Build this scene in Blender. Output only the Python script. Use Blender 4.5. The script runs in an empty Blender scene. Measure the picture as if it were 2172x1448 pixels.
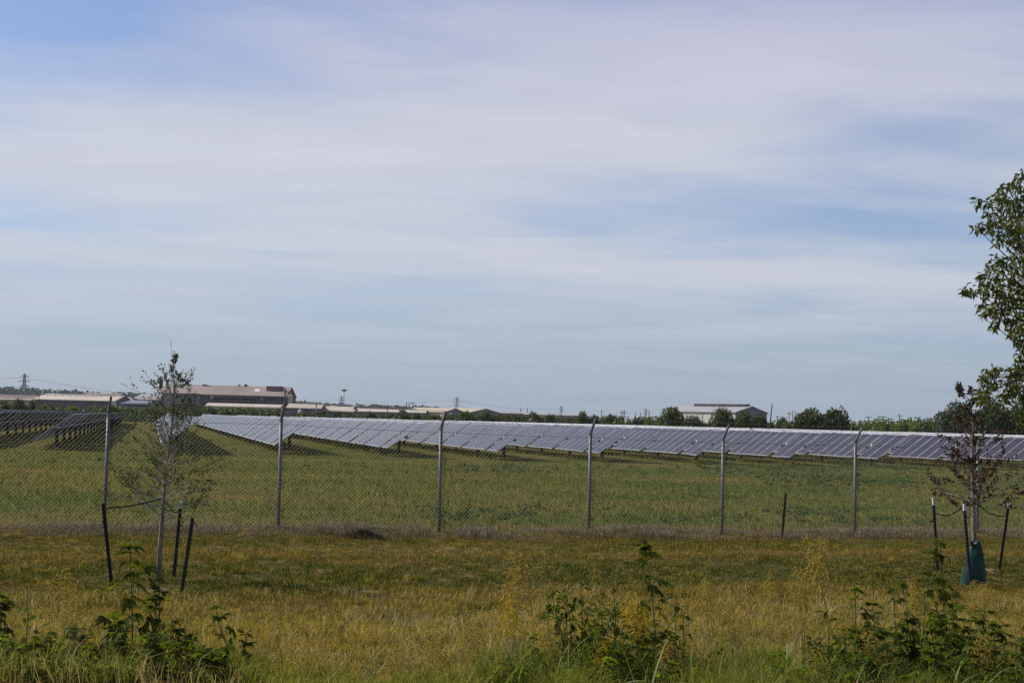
import bpy, math, random
import numpy as np
from mathutils import Vector, Matrix, Euler

scene = bpy.context.scene
COL = scene.collection
random.seed(7)
RNG = np.random.default_rng(11)

# ------------------------------------------------------------------ camera
FPX, HC = 3017.0, 2.2                      # focal length in photo pixels, eye height in metres
ROLL = math.atan(.0254)
PITCH = math.atan(167.9 * math.cos(ROLL) / FPX)
CF = np.array([0, math.cos(PITCH), math.sin(PITCH)])
_U0 = np.array([0, -math.sin(PITCH), math.cos(PITCH)])
_X0 = np.array([1.0, 0, 0])
CR = math.cos(ROLL) * _X0 + math.sin(ROLL) * _U0
CU = -math.sin(ROLL) * _X0 + math.cos(ROLL) * _U0
cam_data = bpy.data.cameras.new('camera')
cam_data.sensor_width = 36.0
cam_data.lens = FPX / 2172 * 36.0
cam_data.clip_start = .1
cam_data.clip_end = 30000
cam = bpy.data.objects.new('camera', cam_data)
COL.objects.link(cam)
cam.matrix_world = Matrix(((CR[0], CU[0], -CF[0], 0), (CR[1], CU[1], -CF[1], 0), (CR[2], CU[2], -CF[2], HC), (0, 0, 0, 1)))
scene.camera = cam

# ------------------------------------------------------------------ sun, sky, exposure
SUN_AZ, SUN_EL = math.radians(-70), math.radians(41)     # azimuth clockwise from the view direction
SUN = Vector((math.sin(SUN_AZ) * math.cos(SUN_EL), math.cos(SUN_AZ) * math.cos(SUN_EL), math.sin(SUN_EL)))
sun_data = bpy.data.lights.new('sun', 'SUN')
sun_data.energy = 5.0
sun_data.angle = math.radians(.6)
sun_data.color = (1, .94, .84)
sun = bpy.data.objects.new('sun', sun_data)
COL.objects.link(sun)
sun.rotation_euler = SUN.to_track_quat('Z', 'Y').to_euler()
sun.location = (-30, 10, 40)
scene.view_settings.view_transform = 'Standard'
scene.view_settings.look = 'None'
scene.view_settings.exposure = 0
scene.view_settings.gamma = 1
scene.view_settings.use_curve_mapping = False

world = bpy.data.worlds.new('World')
scene.world = world
world.use_nodes = True


def node(nt, kind, **kw):
    n = nt.nodes.new(kind)
    for k, v in kw.items():
        if k.startswith('i_'):
            key = k[2:]
            n.inputs[int(key) if key.isdigit() else key].default_value = v
        else:
            setattr(n, k, v)
    return n


def math_node(nt, op, a, b=None, c=None, clamp=False):
    n = node(nt, 'ShaderNodeMath', operation=op, use_clamp=clamp)
    for i, v in enumerate((a, b, c)):
        if v is None:
            continue
        if isinstance(v, (int, float)):
            n.inputs[i].default_value = v
        else:
            nt.links.new(v, n.inputs[i])
    return n.outputs[0]


def ramp(nt, fac, stops, mode='LINEAR'):
    n = node(nt, 'ShaderNodeValToRGB')
    n.color_ramp.interpolation = mode
    el = n.color_ramp.elements
    while len(el) < len(stops):
        el.new(1)
    for e, (p, c) in zip(el, stops):
        e.position = p
        e.color = (c, c, c, 1) if isinstance(c, (int, float)) else (*c[:3], 1)
    nt.links.new(fac, n.inputs[0])
    return n.outputs[0]


def mix_col(nt, fac, a, b, mode='MIX'):
    n = node(nt, 'ShaderNodeMix', data_type='RGBA', blend_type=mode)
    for sock, v in ((n.inputs[0], fac), (n.inputs[6], a), (n.inputs[7], b)):
        if isinstance(v, (int, float)):
            sock.default_value = v
        elif isinstance(v, tuple):
            sock.default_value = (*v[:3], 1)
        else:
            nt.links.new(v, sock)
    return n.outputs[2]


def noise(nt, vec, scale, detail=3, rough=.55, dist=0.0):
    n = node(nt, 'ShaderNodeTexNoise')
    n.inputs['Scale'].default_value = scale
    n.inputs['Detail'].default_value = detail
    n.inputs['Roughness'].default_value = rough
    n.inputs['Distortion'].default_value = dist
    nt.links.new(vec, n.inputs['Vector'])
    return n.outputs[0]


def vmath(nt, op, a, b=None):
    n = node(nt, 'ShaderNodeVectorMath', operation=op)
    for i, v in enumerate((a, b)):
        if v is None:
            continue
        if isinstance(v, tuple):
            n.inputs[i].default_value = v
        else:
            nt.links.new(v, n.inputs[i])
    return n.outputs['Value'] if op in ('DOT_PRODUCT', 'LENGTH', 'DISTANCE') else n.outputs[0]


def ray(px, py):
    return CF + CR * (px - 1086) / FPX - CU * (py - 724) / FPX


def at(px, py, Y):                          # the point on a photo pixel's sight line at depth Y
    d = ray(px, py)
    return np.array([0, 0, HC]) + d * (Y / d[1])


def sky_dir(px, py):
    d = ray(px, py)
    return tuple(d / np.linalg.norm(d))


def build_sky():
    nt = world.node_tree
    bg = nt.nodes['Background']
    sky = node(nt, 'ShaderNodeTexSky', sky_type='NISHITA', sun_disc=False)
    sky.sun_elevation = SUN_EL
    sky.sun_rotation = SUN_AZ
    sky.dust_density = .35
    sky.ozone_density = 1.6
    tc = node(nt, 'ShaderNodeTexCoord')
    d = tc.outputs['Generated']
    sep = node(nt, 'ShaderNodeSeparateXYZ')
    nt.links.new(d, sep.inputs[0])
    # a flat high layer of thin cloud: direction / height
    zz = math_node(nt, 'ADD', math_node(nt, 'MAXIMUM', sep.outputs[2], 0.0), .085)
    comb = node(nt, 'ShaderNodeCombineXYZ')
    nt.links.new(math_node(nt, 'DIVIDE', sep.outputs[0], zz), comb.inputs[0])
    nt.links.new(math_node(nt, 'DIVIDE', sep.outputs[1], zz), comb.inputs[1])
    rot = node(nt, 'ShaderNodeMapping')
    rot.inputs['Rotation'].default_value = (0, 0, math.radians(-24))
    rot.inputs['Scale'].default_value = (.55, 1.0, 1)
    rot.inputs['Location'].default_value = (1.7, .35, 0)
    nt.links.new(comb.outputs[0], rot.inputs[0])
    n1 = noise(nt, rot.outputs[0], 1.15, 5, .52, .35)
    n2 = noise(nt, rot.outputs[0], 3.0, 5, .55, .8)
    cov = math_node(nt, 'ADD', math_node(nt, 'MULTIPLY', n1, .80), math_node(nt, 'MULTIPLY', n2, .20))
    # broad clear lanes in the veil
    def lane(px, py, sx, sy, gain):
        c = sky_dir(px, py)
        off = vmath(nt, 'SUBTRACT', d, c)
        m = node(nt, 'ShaderNodeMapping')
        m.inputs['Scale'].default_value = (FPX / sx, .3, FPX / sy)
        m.inputs['Rotation'].default_value = (0, 0, 0)
        nt.links.new(off, m.inputs[0])
        r = vmath(nt, 'LENGTH', m.outputs[0])
        fall = math_node(nt, 'POWER', 2.718, math_node(nt, 'MULTIPLY', math_node(nt, 'MULTIPLY', r, r), -1.0))
        return math_node(nt, 'MULTIPLY', fall, gain)
    for a in ((1780, 440, 520, 75, -.13), (60, -10, 480, 110, -.14), (1950, 800, 700, 150, -.08), (250, 150, 500, 60, -.06), (1960, 545, 250, 30, -.05), (700, 250, 800, 190, .10),
              (1500, 130, 700, 150, .09), (900, 560, 900, 120, .05), (1650, 590, 300, 40, .07), (900, 675, 500, 22, -.05)):
        cov = math_node(nt, 'ADD', cov, lane(*a))
    # the veil thins towards the horizon
    low = ramp(nt, sep.outputs[2], ((0.0, .10), (.03, .32), (.06, .74), (.11, 1.0)))
    veil = ramp(nt, cov, ((.30, .10), (.44, .48), (.56, .84), (.72, 1.0)))
    # seen slantwise the veil is thick, overhead it is thin
    thin = ramp(nt, sep.outputs[2], ((.26, 1.0), (.45, .66), (.7, .46), (1.0, .36)))
    veil = math_node(nt, 'MULTIPLY', veil, thin)
    fac = math_node(nt, 'MULTIPLY', veil, math_node(nt, 'MULTIPLY', low, .93), clamp=True)
    base = mix_col(nt, 1.0, sky.outputs[0], (.96, .98, 1.16), 'MULTIPLY')
    # clear air lit evenly, without the yellow rim of a dusty horizon
    hz = ramp(nt, sep.outputs[2], ((0.0, .75), (.05, .62), (.14, .2), (.3, .0)))
    base = mix_col(nt, hz, base, (2.5, 3.5, 5.0))
    tint = ramp(nt, sep.outputs[2], ((0.04, (5.2, 5.65, 6.6)), (.12, (6.3, 6.5, 7.15)), (.20, (6.45, 6.55, 7.25)), (.29, (5.6, 5.65, 7.05)), (.7, (5.1, 5.2, 6.8))))
    wisp = node(nt, 'ShaderNodeMapping')
    wisp.inputs['Rotation'].default_value = (0, 0, math.radians(18))
    wisp.inputs['Scale'].default_value = (.7, 1.5, 1)
    nt.links.new(comb.outputs[0], wisp.inputs[0])
    n3 = noise(nt, wisp.outputs[0], 2.6, 7, .62, .9)
    tint = mix_col(nt, 1.0, tint, ramp(nt, n3, ((.30, .955), (.70, 1.03))), 'MULTIPLY')
    nt.links.new(mix_col(nt, fac, base, tint), bg.inputs[0])
    bg.inputs[1].default_value = .1


build_sky()

# ------------------------------------------------------------------ helpers


def tag(o, label=None, cat=None, group=None, kind=None):
    for k, v in (('label', label), ('category', cat), ('group', group), ('kind', kind)):
        if v:
            o[k] = v
    return o


def empty(name, loc, rz=0.0):
    o = bpy.data.objects.new(name, None)
    o.empty_display_size = .2
    COL.objects.link(o)
    o.location = tuple(loc)
    o.rotation_euler = (0, 0, rz)
    return o


def link(name, me, parent=None, loc=(0, 0, 0), rot=(0, 0, 0), scale=None):
    o = bpy.data.objects.new(name, me)
    COL.objects.link(o)
    o.location = tuple(loc)
    o.rotation_euler = tuple(rot)
    if scale is not None:
        o.scale = (scale,) * 3 if isinstance(scale, (int, float)) else tuple(scale)
    if parent:
        o.parent = parent
    return o


class MB:
    """collects shapes into one mesh; faces carry a material slot"""
    def __init__(self):
        self.v, self.f, self.m = [], [], []

    def add(self, verts, faces, m=0):
        b = len(self.v)
        self.v += [tuple(p) for p in verts]
        self.f += [tuple(b + i for i in f) for f in faces]
        self.m += [m] * len(faces)
        return self

    def box(self, lo, hi, m=0, M=None):
        (a, b, c), (d, e, f) = lo, hi
        vs = [(a, b, c), (d, b, c), (d, e, c), (a, e, c), (a, b, f), (d, b, f), (d, e, f), (a, e, f)]
        if M is not None:
            vs = [tuple(M @ Vector(p)) for p in vs]
        return self.add(vs, [(0, 3, 2, 1), (4, 5, 6, 7), (0, 1, 5, 4), (1, 2, 6, 5), (2, 3, 7, 6), (3, 0, 4, 7)], m)

    def tube(self, pts, rad, sides=6, m=0, cap=True):
        pts = [np.array(p, float) for p in pts]
        if isinstance(rad, (int, float)):
            rad = [rad] * len(pts)
        b = len(self.v)
        n = len(pts)
        t0 = pts[-1] - pts[0]
        ref = np.array([0, 0, 1.0]) if abs(t0[2]) < .8 * np.linalg.norm(t0) else np.array([0, 1.0, 0])
        for i, p in enumerate(pts):
            t = pts[min(i + 1, n - 1)] - pts[max(i - 1, 0)]
            t = t / (np.linalg.norm(t) + 1e-12)
            s = np.cross(t, ref)
            s /= np.linalg.norm(s) + 1e-12
            u = np.cross(s, t)
            for k in range(sides):
                a = 2 * math.pi * k / sides
                self.v.append(tuple(p + rad[i] * (math.cos(a) * s + math.sin(a) * u)))
        for i in range(n - 1):
            for k in range(sides):
                k2 = (k + 1) % sides
                self.f.append((b + i * sides + k, b + i * sides + k2, b + (i + 1) * sides + k2, b + (i + 1) * sides + k))
                self.m.append(m)
        if cap:
            self.f.append(tuple(b + k for k in range(sides))[::-1])
            self.f.append(tuple(b + (n - 1) * sides + k for k in range(sides)))
            self.m += [m, m]
        return self

    def lathe(self, prof, c=(0, 0, 0), sides=16, m=0):
        b = len(self.v)
        for r, z in prof:
            for k in range(sides):
                a = 2 * math.pi * k / sides
                self.v.append((c[0] + r * math.cos(a), c[1] + r * math.sin(a), c[2] + z))
        for i in range(len(prof) - 1):
            for k in range(sides):
                k2 = (k + 1) % sides
                self.f.append((b + i * sides + k, b + i * sides + k2, b + (i + 1) * sides + k2, b + (i + 1) * sides + k))
                self.m.append(m)
        self.f.append(tuple(b + (len(prof) - 1) * sides + k for k in range(sides)))
        self.m.append(m)
        return self

    def mesh(self, name, mats, off=(0, 0, 0), smooth=False):
        me = bpy.data.meshes.new(name)
        off = np.array(off)
        me.from_pydata([tuple(np.array(p) - off) for p in self.v] if np.any(off) else self.v, [], self.f)
        for mt in (mats if isinstance(mats, (list, tuple)) else [mats]):
            me.materials.append(mt)
        if any(self.m):
            me.polygons.foreach_set('material_index', self.m)
        if smooth:
            me.polygons.foreach_set('use_smooth', [True] * len(self.f))
        me.update()
        return me

    def build(self, name, mats, parent=None, off=(0, 0, 0), smooth=False):
        return link(name, self.mesh(name, mats, off, smooth), parent)


def np_mesh(name, verts, faces_per, sizes, mat, attrs=None):
    """big meshes: verts (N,k,3) items, faces_per = index pattern inside an item, sizes = loop counts of its faces"""
    n, k = verts.shape[:2]
    me = bpy.data.meshes.new(name)
    me.vertices.add(n * k)
    me.vertices.foreach_set('co', verts.reshape(-1).astype(np.float32))
    pat = np.array(faces_per)
    loops = (np.arange(n)[:, None] * k + pat[None]).reshape(-1)
    me.loops.add(len(loops))
    me.loops.foreach_set('vertex_index', loops.astype(np.int32))
    st = np.concatenate([[0], np.cumsum(sizes)[:-1]])
    starts = (np.arange(n)[:, None] * len(pat) + st[None]).reshape(-1)
    me.polygons.add(len(starts))
    me.polygons.foreach_set('loop_start', starts.astype(np.int32))
    me.materials.append(mat)
    for an, av in (attrs or {}).items():
        a = me.attributes.new(an, 'FLOAT', 'POINT')
        a.data.foreach_set('value', np.repeat(av, k).astype(np.float32))
    me.update(calc_edges=True)
    return me


_lat = RNG.random((64, 64))


def vnoise(x, y):
    xi, yi = np.floor(x).astype(int), np.floor(y).astype(int)
    fx, fy = x - xi, y - yi
    fx, fy = fx * fx * (3 - 2 * fx), fy * fy * (3 - 2 * fy)
    g = lambda a, b: _lat[a % 64, b % 64]
    return (g(xi, yi) * (1 - fx) + g(xi + 1, yi) * fx) * (1 - fy) + (g(xi, yi + 1) * (1 - fx) + g(xi + 1, yi + 1) * fx) * fy


FN = np.array([-.3857, .9226])              # fence normal, pointing away from the camera
FD = np.array([.9226, .3857])               # fence direction, to the right
FC = float(FN @ np.array([0, 27.74]))


def G(x, y):
    """ground height"""
    x, y = np.asarray(x, float), np.asarray(y, float)
    z = -.0135 * np.clip(x, -25, 25) * np.clip((75 - y) / 40, 0, 1)
    near = np.clip((140 - y) / 80, 0, 1) * np.clip(1 - (np.abs(x) - 60) / 60, 0, 1)
    z = z + near * (.10 * (vnoise(x * .11 + 5, y * .11) - .5) + .05 * (vnoise(x * .45, y * .45 + 9) - .5))
    w = x * FN[0] + y * FN[1] - FC
    return z + near * .07 * np.exp(-(w / .45) ** 2) * (.4 + 1.1 * vnoise(x * .8, y * .8))


def on_ground(px, py):
    d = ray(px, py)
    t = HC / -d[2]
    for _ in range(6):
        p = d * t
        t = (HC - float(G(p[0], p[1]))) / -d[2]
    p = d * t
    return np.array([p[0], p[1], float(G(p[0], p[1]))])


# ------------------------------------------------------------------ materials
MATS = {}


def mat(name, col, rough=.75, metal=0.0, var=.12, scale=2.0, col2=None, spec=.4, bump=0.0, coord='Object', streak=None):
    m = bpy.data.materials.new(name)
    m.use_nodes = True
    nt = m.node_tree
    p = nt.nodes['Principled BSDF']
    tc = node(nt, 'ShaderNodeTexCoord')
    vec = tc.outputs[coord]
    if streak:
        mp = node(nt, 'ShaderNodeMapping')
        mp.inputs['Scale'].default_value = streak
        nt.links.new(vec, mp.inputs[0])
        vec = mp.outputs[0]
    n = noise(nt, vec, scale, 5, .6)
    c2 = col2 or tuple(max(0, c * (1 - 2.2 * var)) for c in col)
    lo = tuple(min(1, c * (1 + var)) for c in col)
    c = ramp(nt, n, ((.32, lo), (.72, c2)))
    nt.links.new(c, p.inputs['Base Color'])
    p.inputs['Roughness'].default_value = rough
    p.inputs['Metallic'].default_value = metal
    p.inputs['Specular IOR Level'].default_value = spec
    if bump:
        b = node(nt, 'ShaderNodeBump')
        b.inputs['Strength'].default_value = bump
        b.inputs['Distance'].default_value = .02
        nt.links.new(n, b.inputs['Height'])
        nt.links.new(b.outputs[0], p.inputs['Normal'])
    MATS[name] = m
    return m


def leaf_mat(name, a, b, trans=.3, rough=.5, spec=.35, attr='rnd', scale=3.0, tcol=None):
    """two tones spread leaf by leaf, with light passing through"""
    m = bpy.data.materials.new(name)
    m.use_nodes = True
    nt = m.node_tree
    p = nt.nodes['Principled BSDF']
    out = nt.nodes['Material Output']
    if attr == 'object':
        oi = node(nt, 'ShaderNodeObjectInfo')
        f = oi.outputs['Random']
    else:
        at_ = node(nt, 'ShaderNodeAttribute', attribute_name=attr)
        f = at_.outputs['Fac']
    tc = node(nt, 'ShaderNodeTexCoord')
    nz = noise(nt, tc.outputs['Object'], scale, 3)
    f = math_node(nt, 'ADD', math_node(nt, 'MULTIPLY', f, .7), math_node(nt, 'MULTIPLY', nz, .3))
    c = ramp(nt, f, ((.15, a), (.85, b)))
    nt.links.new(c, p.inputs['Base Color'])
    p.inputs['Roughness'].default_value = rough
    p.inputs['Specular IOR Level'].default_value = spec
    t = node(nt, 'ShaderNodeBsdfTranslucent')
    nt.links.new(mix_col(nt, 1.0, c, tcol or (1.25, 1.35, .55), 'MULTIPLY'), t.inputs[0])
    mx = node(nt, 'ShaderNodeMixShader')
    mx.inputs[0].default_value = trans
    nt.links.new(p.outputs[0], mx.inputs[1])
    nt.links.new(t.outputs[0], mx.inputs[2])
    nt.links.new(mx.outputs[0], out.inputs[0])
    MATS[name] = m
    return m


def grass_group():
    g = bpy.data.node_groups.new('grass_zones', 'ShaderNodeTree')
    g.interface.new_socket('Color', in_out='OUTPUT', socket_type='NodeSocketColor')
    out = g.nodes.new('NodeGroupOutput')
    geo = node(g, 'ShaderNodeNewGeometry')
    pos = vmath(g, 'MULTIPLY', geo.outputs['Position'], (1, 1, 0))
    w = math_node(g, 'SUBTRACT', vmath(g, 'DOT_PRODUCT', pos, (FN[0], FN[1], 0)), FC)
    u = vmath(g, 'DOT_PRODUCT', pos, (FD[0], FD[1], 0))
    wob = noise(g, pos, .32, 4, .6)
    wob2 = noise(g, pos, 1.6, 3, .6)
    keep = ramp(g, math_node(g, 'ABSOLUTE', math_node(g, 'MULTIPLY', w, .2)), ((.1, .25), (.8, 1)))
    ww = math_node(g, 'ADD', w, math_node(g, 'MULTIPLY', keep, math_node(g, 'ADD', math_node(g, 'MULTIPLY', math_node(g, 'SUBTRACT', wob, .5), 4.0),
                   math_node(g, 'MULTIPLY', math_node(g, 'SUBTRACT', wob2, .5), 3.0))))
    gold, gold2 = (.285, .232, .078), (.19, .14, .045)
    green, olive, thatch = (.042, .068, .009), (.13, .115, .030), (.20, .165, .125)
    lo, hi = -17.0, 8.0
    P = lambda x: (x - lo) / (hi - lo)
    verge = ramp(g, math_node(g, 'DIVIDE', math_node(g, 'SUBTRACT', ww, lo), hi - lo),
                 ((P(-17), gold), (P(-10.6), gold), (P(-9.4), gold2), (P(-8.4), (.11, .11, .022)), (P(-7.8), green), (P(-5.4), green), (P(-4.6), (.13, .11, .04)),
                  (P(-3.6), (.20, .15, .06)), (P(-2.7), (.085, .10, .022)), (P(-1.2), olive), (P(-.55), thatch), (P(.5), thatch), (P(1.2), (.23, .195, .085)), (P(2.6), (.15, .165, .046)), (P(6), (.12, .16, .03))))
    # rusty and straw patches, patches of living green in the straw
    sv = node(g, 'ShaderNodeMapping')
    sv.inputs['Rotation'].default_value = (0, 0, -math.atan2(FD[1], FD[0]))
    g.links.new(pos, sv.inputs[0])
    sc = node(g, 'ShaderNodeMapping')
    sc.inputs['Scale'].default_value = (.35, 1.0, 1)
    g.links.new(sv.outputs[0], sc.inputs[0])
    pn = noise(g, sc.outputs[0], .85, 4, .62)
    c = mix_col(g, ramp(g, pn, ((.56, 0), (.68, .5))), verge, (.27, .165, .06))
    pn2 = noise(g, sc.outputs[0], 1.3, 4, .6, .3)
    c = mix_col(g, ramp(g, pn2, ((.53, 0), (.66, .75))), c, (.068, .092, .016))
    pn3 = noise(g, pos, 3.1, 4, .65, .4)
    c = mix_col(g, ramp(g, pn3, ((.54, 0), (.68, .7))), c, (.17, .115, .05))
    pn4 = noise(g, pos, 4.3, 4, .65, .4)
    c = mix_col(g, ramp(g, pn4, ((.56, 0), (.70, .65))), c, (.33, .275, .12))
    c = mix_col(g, ramp(g, noise(g, pos, 1.9, 4, .62, .6), ((.50, 0), (.62, .8))), c, (.115, .10, .032))
    c = mix_col(g, ramp(g, noise(g, pos, 2.6, 4, .62, .6), ((.56, 0), (.66, .8))), c, (.36, .28, .12))
    # field beyond the fence: green with long straw-coloured drifts
    fn = noise(g, sc.outputs[0], .17, 5, .62, .4)
    fn2 = noise(g, sc.outputs[0], .55, 4, .6)
    field = mix_col(g, ramp(g, fn, ((.40, 0), (.58, .9))), (.098, .150, .028), (.235, .215, .078))
    field = mix_col(g, ramp(g, fn2, ((.45, 0), (.66, .55))), field, (.090, .148, .030))
    field = mix_col(g, ramp(g, noise(g, pos, .9, 4, .6), ((.54, 0), (.68, .6))), field, (.23, .185, .08))
    field = mix_col(g, ramp(g, noise(g, pos, 1.5, 4, .62, .5), ((.54, 0), (.68, .8))), field, (.062, .095, .016))
    field = mix_col(g, ramp(g, noise(g, sc.outputs[0], .33, 4, .6, .3), ((.56, 0), (.70, .7))), field, (.30, .20, .085))
    c = mix_col(g, ramp(g, math_node(g, 'MULTIPLY', w, .1), ((.15, 0), (.38, 1))), c, field)
    fine = noise(g, pos, 9, 4, .7)
    c = mix_col(g, 1.0, c, ramp(g, fine, ((.28, (.50, .50, .36)), (.72, (1.22, 1.22, .88)))), 'MULTIPLY')
    g.links.new(c, out.inputs[0])
    return g


GRASS = grass_group()


def ground_mat():
    m = bpy.data.materials.new('ground')
    m.use_nodes = True
    nt = m.node_tree
    p = nt.nodes['Principled BSDF']
    gg = node(nt, 'ShaderNodeGroup')
    gg.node_tree = GRASS
    geo = node(nt, 'ShaderNodeNewGeometry')
    n = noise(nt, geo.outputs['Position'], 14, 4, .7)
    n2 = noise(nt, geo.outputs['Position'], 45, 3, .7)
    c = mix_col(nt, ramp(nt, n, ((.35, .3), (.65, .85))), gg.outputs[0], (.062, .046, .030))
    nt.links.new(c, p.inputs['Base Color'])
    p.inputs['Roughness'].default_value = 1.0
    p.inputs['Specular IOR Level'].default_value = 0.0
    b = node(nt, 'ShaderNodeBump')
    b.inputs['Strength'].default_value = .4
    b.inputs['Distance'].default_value = .02
    nt.links.new(math_node(nt, 'ADD', n, math_node(nt, 'MULTIPLY', n2, .6)), b.inputs['Height'])
    nt.links.new(b.outputs[0], p.inputs['Normal'])
    return m


def blade_mat(name, tint=(1, 1, 1), straw=(.46, .34, .14), straw_from=.80, trans=.35):
    m = bpy.data.materials.new(name)
    m.use_nodes = True
    nt = m.node_tree
    p = nt.nodes['Principled BSDF']
    out = nt.nodes['Material Output']
    gg = node(nt, 'ShaderNodeGroup')
    gg.node_tree = GRASS
    a = node(nt, 'ShaderNodeAttribute', attribute_name='rnd').outputs['Fac']
    a2 = node(nt, 'ShaderNodeAttribute', attribute_name='rnd2').outputs['Fac']
    c = mix_col(nt, 1.0, gg.outputs[0], tint, 'MULTIPLY')
    c = mix_col(nt, 1.0, c, ramp(nt, a, ((.1, (.30, .36, .28)), (.9, (2.0, 1.85, 1.55)))), 'MULTIPLY')
    c = mix_col(nt, ramp(nt, a2, ((straw_from - .02, 0), (straw_from + .02, .75))), c, straw)
    nt.links.new(c, p.inputs['Base Color'])
    p.inputs['Roughness'].default_value = .65
    p.inputs['Specular IOR Level'].default_value = 0.0
    t = node(nt, 'ShaderNodeBsdfTranslucent')
    nt.links.new(mix_col(nt, 1.0, c, (1.15, 1.15, .75), 'MULTIPLY'), t.inputs[0])
    mx = node(nt, 'ShaderNodeMixShader')
    mx.inputs[0].default_value = trans
    nt.links.new(p.outputs[0], mx.inputs[1])
    nt.links.new(t.outputs[0], mx.inputs[2])
    nt.links.new(mx.outputs[0], out.inputs[0])
    return m


def cell_mat():
    """dark blue cells under glass; faint grid of cell gaps"""
    m = bpy.data.materials.new('solar_cells')
    m.use_nodes = True
    nt = m.node_tree
    p = nt.nodes['Principled BSDF']
    tc = node(nt, 'ShaderNodeTexCoord')
    br = node(nt, 'ShaderNodeTexBrick', offset=0, squash=1)
    br.inputs['Color1'].default_value = (.018, .0155, .026, 1)
    br.inputs['Color2'].default_value = (.023, .020, .031, 1)
    br.inputs['Mortar'].default_value = (.13, .125, .15, 1)
    br.inputs['Scale'].default_value = 1
    br.inputs['Mortar Size'].default_value = .006
    br.inputs['Brick Width'].default_value = .19
    br.inputs['Row Height'].default_value = .21
    mp = node(nt, 'ShaderNodeMapping')
    mp.inputs['Rotation'].default_value = (0, math.radians(35.5), 0)
    nt.links.new(tc.outputs['Object'], mp.inputs[0])
    nt.links.new(mp.outputs[0], br.inputs[0])
    oi = node(nt, 'ShaderNodeNewGeometry')
    nz = noise(nt, oi.outputs['Position'], .8, 2)
    c = mix_col(nt, ramp(nt, nz, ((.35, .0), (.75, .5))), br.outputs[0], (.032, .029, .040))
    nt.links.new(c, p.inputs['Base Color'])
    p.inputs['Roughness'].default_value = .16
    p.inputs['IOR'].default_value = 1.21
    p.inputs['Sheen Weight'].default_value = .1
    p.inputs['Sheen Roughness'].default_value = .35
    p.inputs['Specular IOR Level'].default_value = .5
    return m


mat('galvanised', (.15, .155, .165), .55, .3, .3, 22, spec=.5)
mat('wire', (.21, .20, .18), .7, .2, .1, 3, spec=.2)
mat('arm_steel', (.20, .21, .22), .5, .6, .2, 10)
mat('frame_metal', (.46, .46, .48), .45, .3, .06, 3)
mat('backsheet', (.045, .047, .058), .5, 0, .2, 3)
mat('post_steel', (.03, .026, .024), .7, .3, .3, 6)
mat('tube_steel', (.10, .10, .11), .5, .6, .15, 5)
mat('housing_black', (.02, .02, .022), .5)
mat('housing_white', (.6, .6, .62), .4)
mat('tpost', (.012, .016, .014), .55, .2, .3, 30)
mat('tpost_tip', (.62, .64, .66), .5, 0, .15, 30)
mat('strap', (.012, .012, .013), .6)
mat('bark_pale', (.20, .175, .145), .85, 0, .3, 26, bump=.6, streak=(1, 1, .25))
mat('bark_dark', (.075, .062, .05), .9, 0, .3, 22, bump=.8, streak=(1, 1, .25))
mat('twig', (.26, .235, .20), .85, 0, .25, 30)
mat('rust', (.085, .055, .045), .8, .3, .3, 18)
mat('soil', (.085, .068, .052), .95, 0, .35, 9, bump=1.0)
CELLS = cell_mat()
GROUND = ground_mat()

# ------------------------------------------------------------------ ground


def build_ground():
    xs = np.unique(np.concatenate([np.arange(-40, 40.1, .5), np.arange(-140, 141, 5), np.arange(-700, 701, 40), [-7000, -4500, -2800, -1600, 1600, 2800, 4500, 7000]]))
    ys = np.unique(np.concatenate([np.arange(6, 60.1, .5), np.arange(60, 141, 2.0), np.arange(140, 420, 12), np.arange(420, 1500, 90), [-400, -120, -40, -15, -5, 0, 3, 2000, 3000, 4500, 7000]]))
    X, Yg = np.meshgrid(xs, ys)
    Z = G(X, Yg)
    v = np.stack([X, Yg, Z], -1).reshape(-1, 3)
    nx, ny = len(xs), len(ys)
    i = (np.arange(ny - 1)[:, None] * nx + np.arange(nx - 1)[None]).reshape(-1)
    f = np.stack([i, i + 1, i + nx + 1, i + nx], -1)
    me = bpy.data.meshes.new('ground')
    me.from_pydata(v.tolist(), [], f.tolist())
    me.materials.append(GROUND)
    me.polygons.foreach_set('use_smooth', [True] * len(f))
    o = link('ground', me)
    tag(o, 'flat grassy ground running to the horizon', kind='structure')


build_ground()

mat('hill_soil', (.06, .07, .045), .95, 0, .2, .01)


def build_hills():
    b = MB()
    xs = np.linspace(-1700, -150, 40)
    rows = []
    for j, (yy, hh) in enumerate(((2450, -1), (2550, 13), (2700, 25), (3000, 28), (3400, -1))):
        rows.append([(x, yy + 40 * math.sin(x * .004), hh * (1 - .55 * np.clip((x + 1000) / 650, 0, 1.6)) if hh > 0 else -1) for x in xs])
    for r in rows:
        b.v += r
    n = len(xs)
    for j in range(len(rows) - 1):
        for i in range(n - 1):
            b.f.append((j * n + i, j * n + i + 1, (j + 1) * n + i + 1, (j + 1) * n + i))
            b.m.append(0)
    o = b.build('hills', MATS['hill_soil'], smooth=True)
    tag(o, 'low wooded ridge on the far left horizon', kind='structure')


build_hills()


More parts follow.
